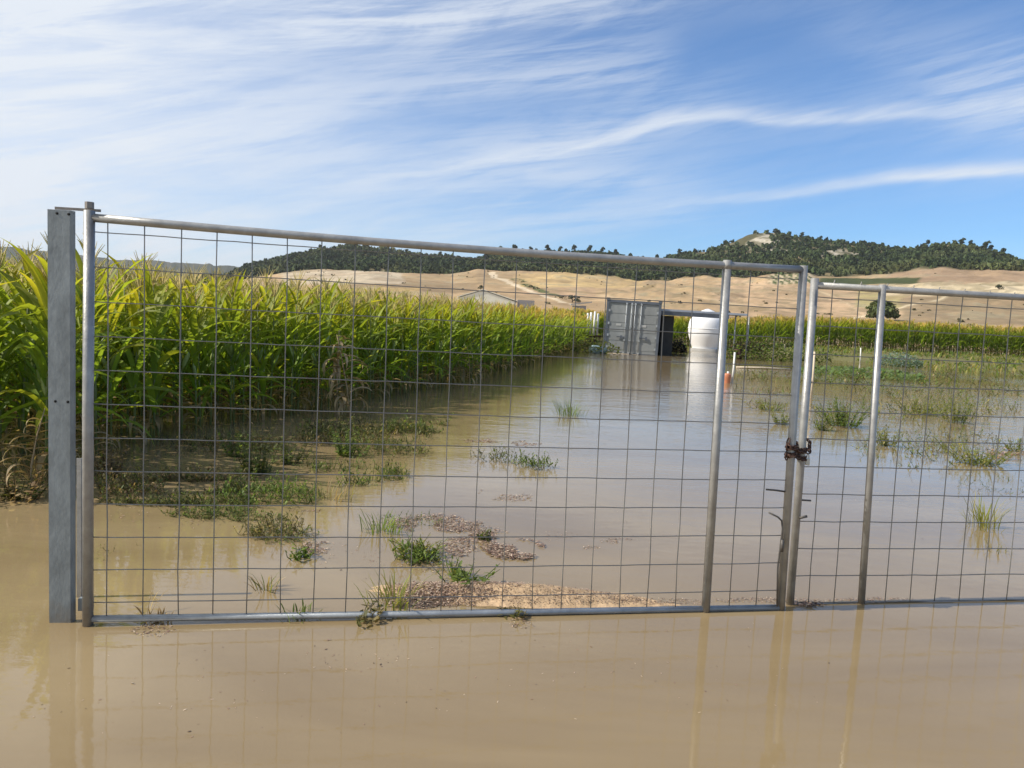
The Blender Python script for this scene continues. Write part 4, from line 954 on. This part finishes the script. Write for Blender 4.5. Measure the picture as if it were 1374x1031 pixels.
# C-profile: web to the camera, two flanges running back, lips
def prism(g, poly, z0, z1):
    n = len(poly); V = [pl+ex*x+ey*y+Z3*z for z in (z0, z1) for x, y in poly]
    g.add([V[i] for k in range(n) for i in (k, (k+1) % n, n+(k+1) % n, n+k)], [(4*k, 4*k+1, 4*k+2, 4*k+3) for k in range(n)])
    if n == 4: g.add(V[n:], [(0, 1, 2, 3)])
w = pw; chm = .009
prism(g, [(0, 0), (w, 0), (w, .004), (0, .004)], -.35, ztop)                           # web
prism(g, [(w, 0), (w+chm, .014), (w+chm-.003, .018), (w-.001, .0042)], -.35, ztop)       # rolled shoulder
prism(g, [(w+chm, .014), (w+chm+.002, dp), (w+chm-.003, dp), (w+chm-.0032, .018)], -.35, ztop)
prism(g, [(0, .0043), (.004, .0043), (.004, dp), (0, dp)], -.35, ztop)
prism(g, [(.0042, dp-.004), (.035, dp-.004), (.035, dp), (.0042, dp)], -.35, ztop)
g.obj('post_profile', m_post, o, False)
for px, py in ((75, 286), (90, 287), (73, 539), (89, 540)):
    v = ray(px, py); t = pl[1]/v[1]*.9985; P_ = v*t+np.array([0, 0, EYE]); P_ = P_-ey*0
    q = (P_-pl)@ex; P_ = pl+ex*q+Z3*P_[2]
    g = G(); g.tube([P_-ey*.0015, P_+ey*.006], .0062, 14); g.obj('bolt_hole', m_hole, o)
hx = gp(g_top_l[0], 0)-pl; hq = hx@ex; hy = hx@ey
g = G(); za_ = ztop+.001
pb(g, .03, hq+.036, .004, hy+.028, za_, za_+.012)
g.obj('hinge_plate', m_plate, o, False)
g = G(); c_ = gp(g_top_l[0], 0); g.tube([c_+Z3*(za_+.009), c_+Z3*(za_+.038)], .0185, 6); g.obj('hinge_bolt', m_plate, o, False)
g = G(); zz = .075; pb(g, w+.02, hq-.015, .03, .06, zz-.03, zz+.028); g.obj('lower_hinge', m_post, o, False)
g = G(); g.tube([gp(g_top_l[0]+.0, g_top_l[1]+.028), gp(g_top_l[0], za_-.001)], .020, 14); g.obj('hinge_collar', m_galv, o)
# pale stake behind the hinge
b = gz(106, 802); t = gy(103.5, 615, b[1]); g = G(); g.box((-.011, -.002, -.2), (.011, .002, t[2]), (np.eye(3), (b[0], b[1], 0))); g.box((.007, .002, -.2), (.011, .022, t[2]), (np.eye(3), (b[0], b[1], 0)))
tag(g.obj('angle_stake', m_galv, smooth=False, loc=tuple(b)), 'slim pale angle-iron stake seen between the wide post and the hinge tube', 'stake')

# right-hand gate leaf
A2 = gz(1060, 811, .0); B2 = gz(1374, 806, 0.); g2d = B2-A2; g2d[2] = 0; L2 = np.linalg.norm(g2d); g2d /= L2; g2n = np.array([g2d[1], -g2d[0], 0])
def hp(s, z, off=0.): return np.array([A2[0], A2[1], 0])+g2d*s+g2n*off+np.array([0, 0, z])
def h_at(px, py):
    v = ray(px, py); M2 = np.array([[v[0], -g2d[0]], [v[1], -g2d[1]]]); t, s = np.linalg.solve(M2, A2[:2]); return s, EYE+v[2]*t
o = root('side_gate_leaf', hp(.8, 0), 'lower galvanised gate leaf of pipe and wire mesh at right, chained to the wide leaf', 'gate')
ta = h_at(1093, 380); tb = h_at(1374, 399.5); Le = 2.15
slope = (tb[1]-ta[1])/(tb[0]-ta[0]); shift = ta[0]
print('side gate', ta, tb, L2)
g = G(); g.tube([hp(0, -.05), hp(ta[0], ta[1]+.025)], .0205, 16); g.obj('closing_tube', m_galv, o)
g = G(); g.tube([hp(ta[0]+.0, ta[1]-.012), hp(tb[0], tb[1]), hp(Le, ta[1]+slope*(Le-ta[0]))], .0185, 14); g.obj('top_rail', m_galv, o)
m0 = h_at(1155, 809)[0]; m1 = h_at(1183, 386); g = G(); g.tube([hp(m0, -.05, .006), hp(m1[0], m1[1]+.015, .006)], .0190, 16); g.obj('middle_tube', m_galv, o)
g = G(); g.tube([hp(Le, -.05), hp(Le+.04, ta[1]+slope*Le+.03)], .0225, 14); g.obj('end_tube', m_galv, o)
g = G(); zt0 = h_at(1240, 407)[1]
s = h_at(1085, 800)[0]
while s < Le-.04:
    zt = ta[1]+slope*(s-ta[0])-.01; pts = [hp(s+(shift)*i/8*.95+rr_.uniform(-.003, .003), .005+(zt-.005)*i/8, .002+rr_.uniform(-.002, .002)) for i in range(9)]
    pts.append(hp(s+shift*.95+.002, zt+.034, .012)); g.tube(pts, .0026, 6); s += .157
zr = zt0
while zr > -.01:
    pts = [hp((Le-.02)*i/20+.01+shift*max(zr, 0)/1.8, zr-.003*math.sin(PI*i/20)+rr_.uniform(-.002, .002), -.0035+rr_.uniform(-.002, .002)) for i in range(21)]; g.tube(pts, .0028, 6); zr -= step
g.tube([hp(.01, .008), hp(Le, .006)], .0035, 6)
g.obj('wire_mesh', m_wire, o)
def H2(px, py, off=0.): s, z = h_at(px, py); return hp(s, z, off)
g = G(); g.tube([H2(1072, 671, .0), H2(1088, 672, .0)], .005, 8); g.tube([H2(1070, 694, .02), H2(1079, 691, .03)], .0075, 8); g.obj('latch_arm', m_rod, o)

# chain and padlock
ch = root('rusty_chain', G2(1066, 608), 'rusty brown chain wound around the two meeting gate tubes', 'chain')
cA = G2(1061, 606); cB = H2(1076, 606); cen = (cA+cB)/2; ax = cB-cA; hw = np.linalg.norm(ax)/2; ax = ax/np.linalg.norm(ax); nn = np.cross(ax, Z3)*1.; nn = gn
def link(g, p, tdir, sd_, L_=.020, W_=.012, r=.0037):
    tdir = tdir/np.linalg.norm(tdir); sd_ = sd_-tdir*(sd_@tdir); sd_ /= np.linalg.norm(sd_); pts = []
    for i in range(15):
        a = 2*PI*i/14; pts.append(p+tdir*math.cos(a)*L_+sd_*math.sin(a)*W_)
    g.tube(pts, r, 6, cap=False)
g = G(); pts = []
for i in range(400):
    t = i/399; a = t*2*PI*3.3+2.2; R1 = hw+.034+.004*math.sin(a*2.3); R2 = .036+.005*math.sin(a*1.7)
    pts.append(cen+ax*math.cos(a)*R1+gn*math.sin(a)*R2+Z3*(.034-.066*t+.014*math.sin(a*1.5+.5)))
pts = np.array(pts); dl = np.r_[0, np.cumsum(np.linalg.norm(np.diff(pts, axis=0), axis=1))]; tot_ = dl[-1]; n_ = int(tot_/.0255)
for i in range(n_):
    s = i*.0255; p = np.array([np.interp(s, dl, pts[:, k]) for k in range(3)]); p2 = np.array([np.interp(s+.004, dl, pts[:, k]) for k in range(3)])
    t_ = p2-p if np.linalg.norm(p2-p) > 0 else ax; rad = p-cen; rad[2] = 0
    sdv = Z3+rad*8 if i % 2 == 0 else Z3*.5-rad*14
    link(g, p, t_, sdv)
R_ = cB+ax*.040+gn*.030
for p, t_, s_ in ((R_+Z3*.062-ax*.004, Z3*.7-ax, gn), (R_+Z3*.044+ax*.008, Z3*.8+ax*.4, ax), (R_+Z3*.022+ax*.012, Z3+ax*.1, ax*1.2), (R_+Z3*.006, ax+gn*.3, Z3), (R_-ax*.014+Z3*.016, ax+Z3*.3, gn), (cA-ax*.036+Z3*.052, Z3+ax*.3, gn), (cA-ax*.040+Z3*.026, Z3, ax), (cA-ax*.044-Z3*.028, Z3-ax*.5, ax)):
    link(g, p, np.asarray(t_, float), np.asarray(s_, float), .020, .0135)
g.obj('chain_links', m_rust, ch)
lk = root('padlock', R_-Z3*.04, 'small shiny metal padlock hanging from the rusty chain', 'padlock')
P_ = R_-Z3*.034; g = G(); fm = (np.stack([ax*.8+gn*.6, np.cross(Z3, ax*.8+gn*.6), Z3], 1), P_); 
w2, d2, h2 = .0165, .0095, .036
poly = [(-w2, -d2+.003), (-w2+.003, -d2), (w2-.003, -d2), (w2, -d2+.003), (w2, d2-.003), (w2-.003, d2), (-w2+.003, d2), (-w2, d2-.003)]
V = [fm[0]@np.array([x*k_, y*k_, z])+P_ for z, k_ in ((-h2, .9), (-h2+.003, 1), (0, 1), (.003, .88)) for x, y in poly]
g.add(V, [(i*8+j, i*8+(j+1) % 8, (i+1)*8+(j+1) % 8, (i+1)*8+j) for i in range(3) for j in range(8)]+[(24, 25, 26, 27), (24, 27, 28, 31), (28, 29, 30, 31), (3, 2, 1, 0), (7, 4, 3, 0), (7, 6, 5, 4)])
g.obj('lock_body', m_brass, lk, False)
g = G(); g.tube([P_+fm[0]@np.array([.0085*math.cos(a) , 0, .012+.012*math.sin(a) if 0 <= a <= PI else 0]) for a in np.linspace(0, PI, 9)], .003, 8)
for s_ in (-1, 1): g.tube([P_+fm[0]@np.array([.0085*s_, 0, 0]), P_+fm[0]@np.array([.0085*s_, 0, .012])], .003, 8)
g.obj('shackle', m_brass, lk)

# ---------------------------------------------------------------- haze
HZ = True
if HZ:
    g = G(); g.box((-4500, -300, -3), (4500, 4800, 210)); mh = bpy.data.materials.new('haze'); mh.use_nodes = True; n = mh.node_tree.nodes; n.remove(n['Principled BSDF'])
    pv = n.new('ShaderNodeVolumePrincipled'); pv.inputs['Color'].default_value = (.96, .98, 1, 1); pv.inputs['Density'].default_value = .00011; pv.inputs['Anisotropy'].default_value = .3
    mh.node_tree.links.new(pv.outputs[0], n['Material Output'].inputs['Volume']); tag(g.obj('haze', mh, smooth=False), 'thin pale haze softening the far hills', 'haze', kind='stuff')
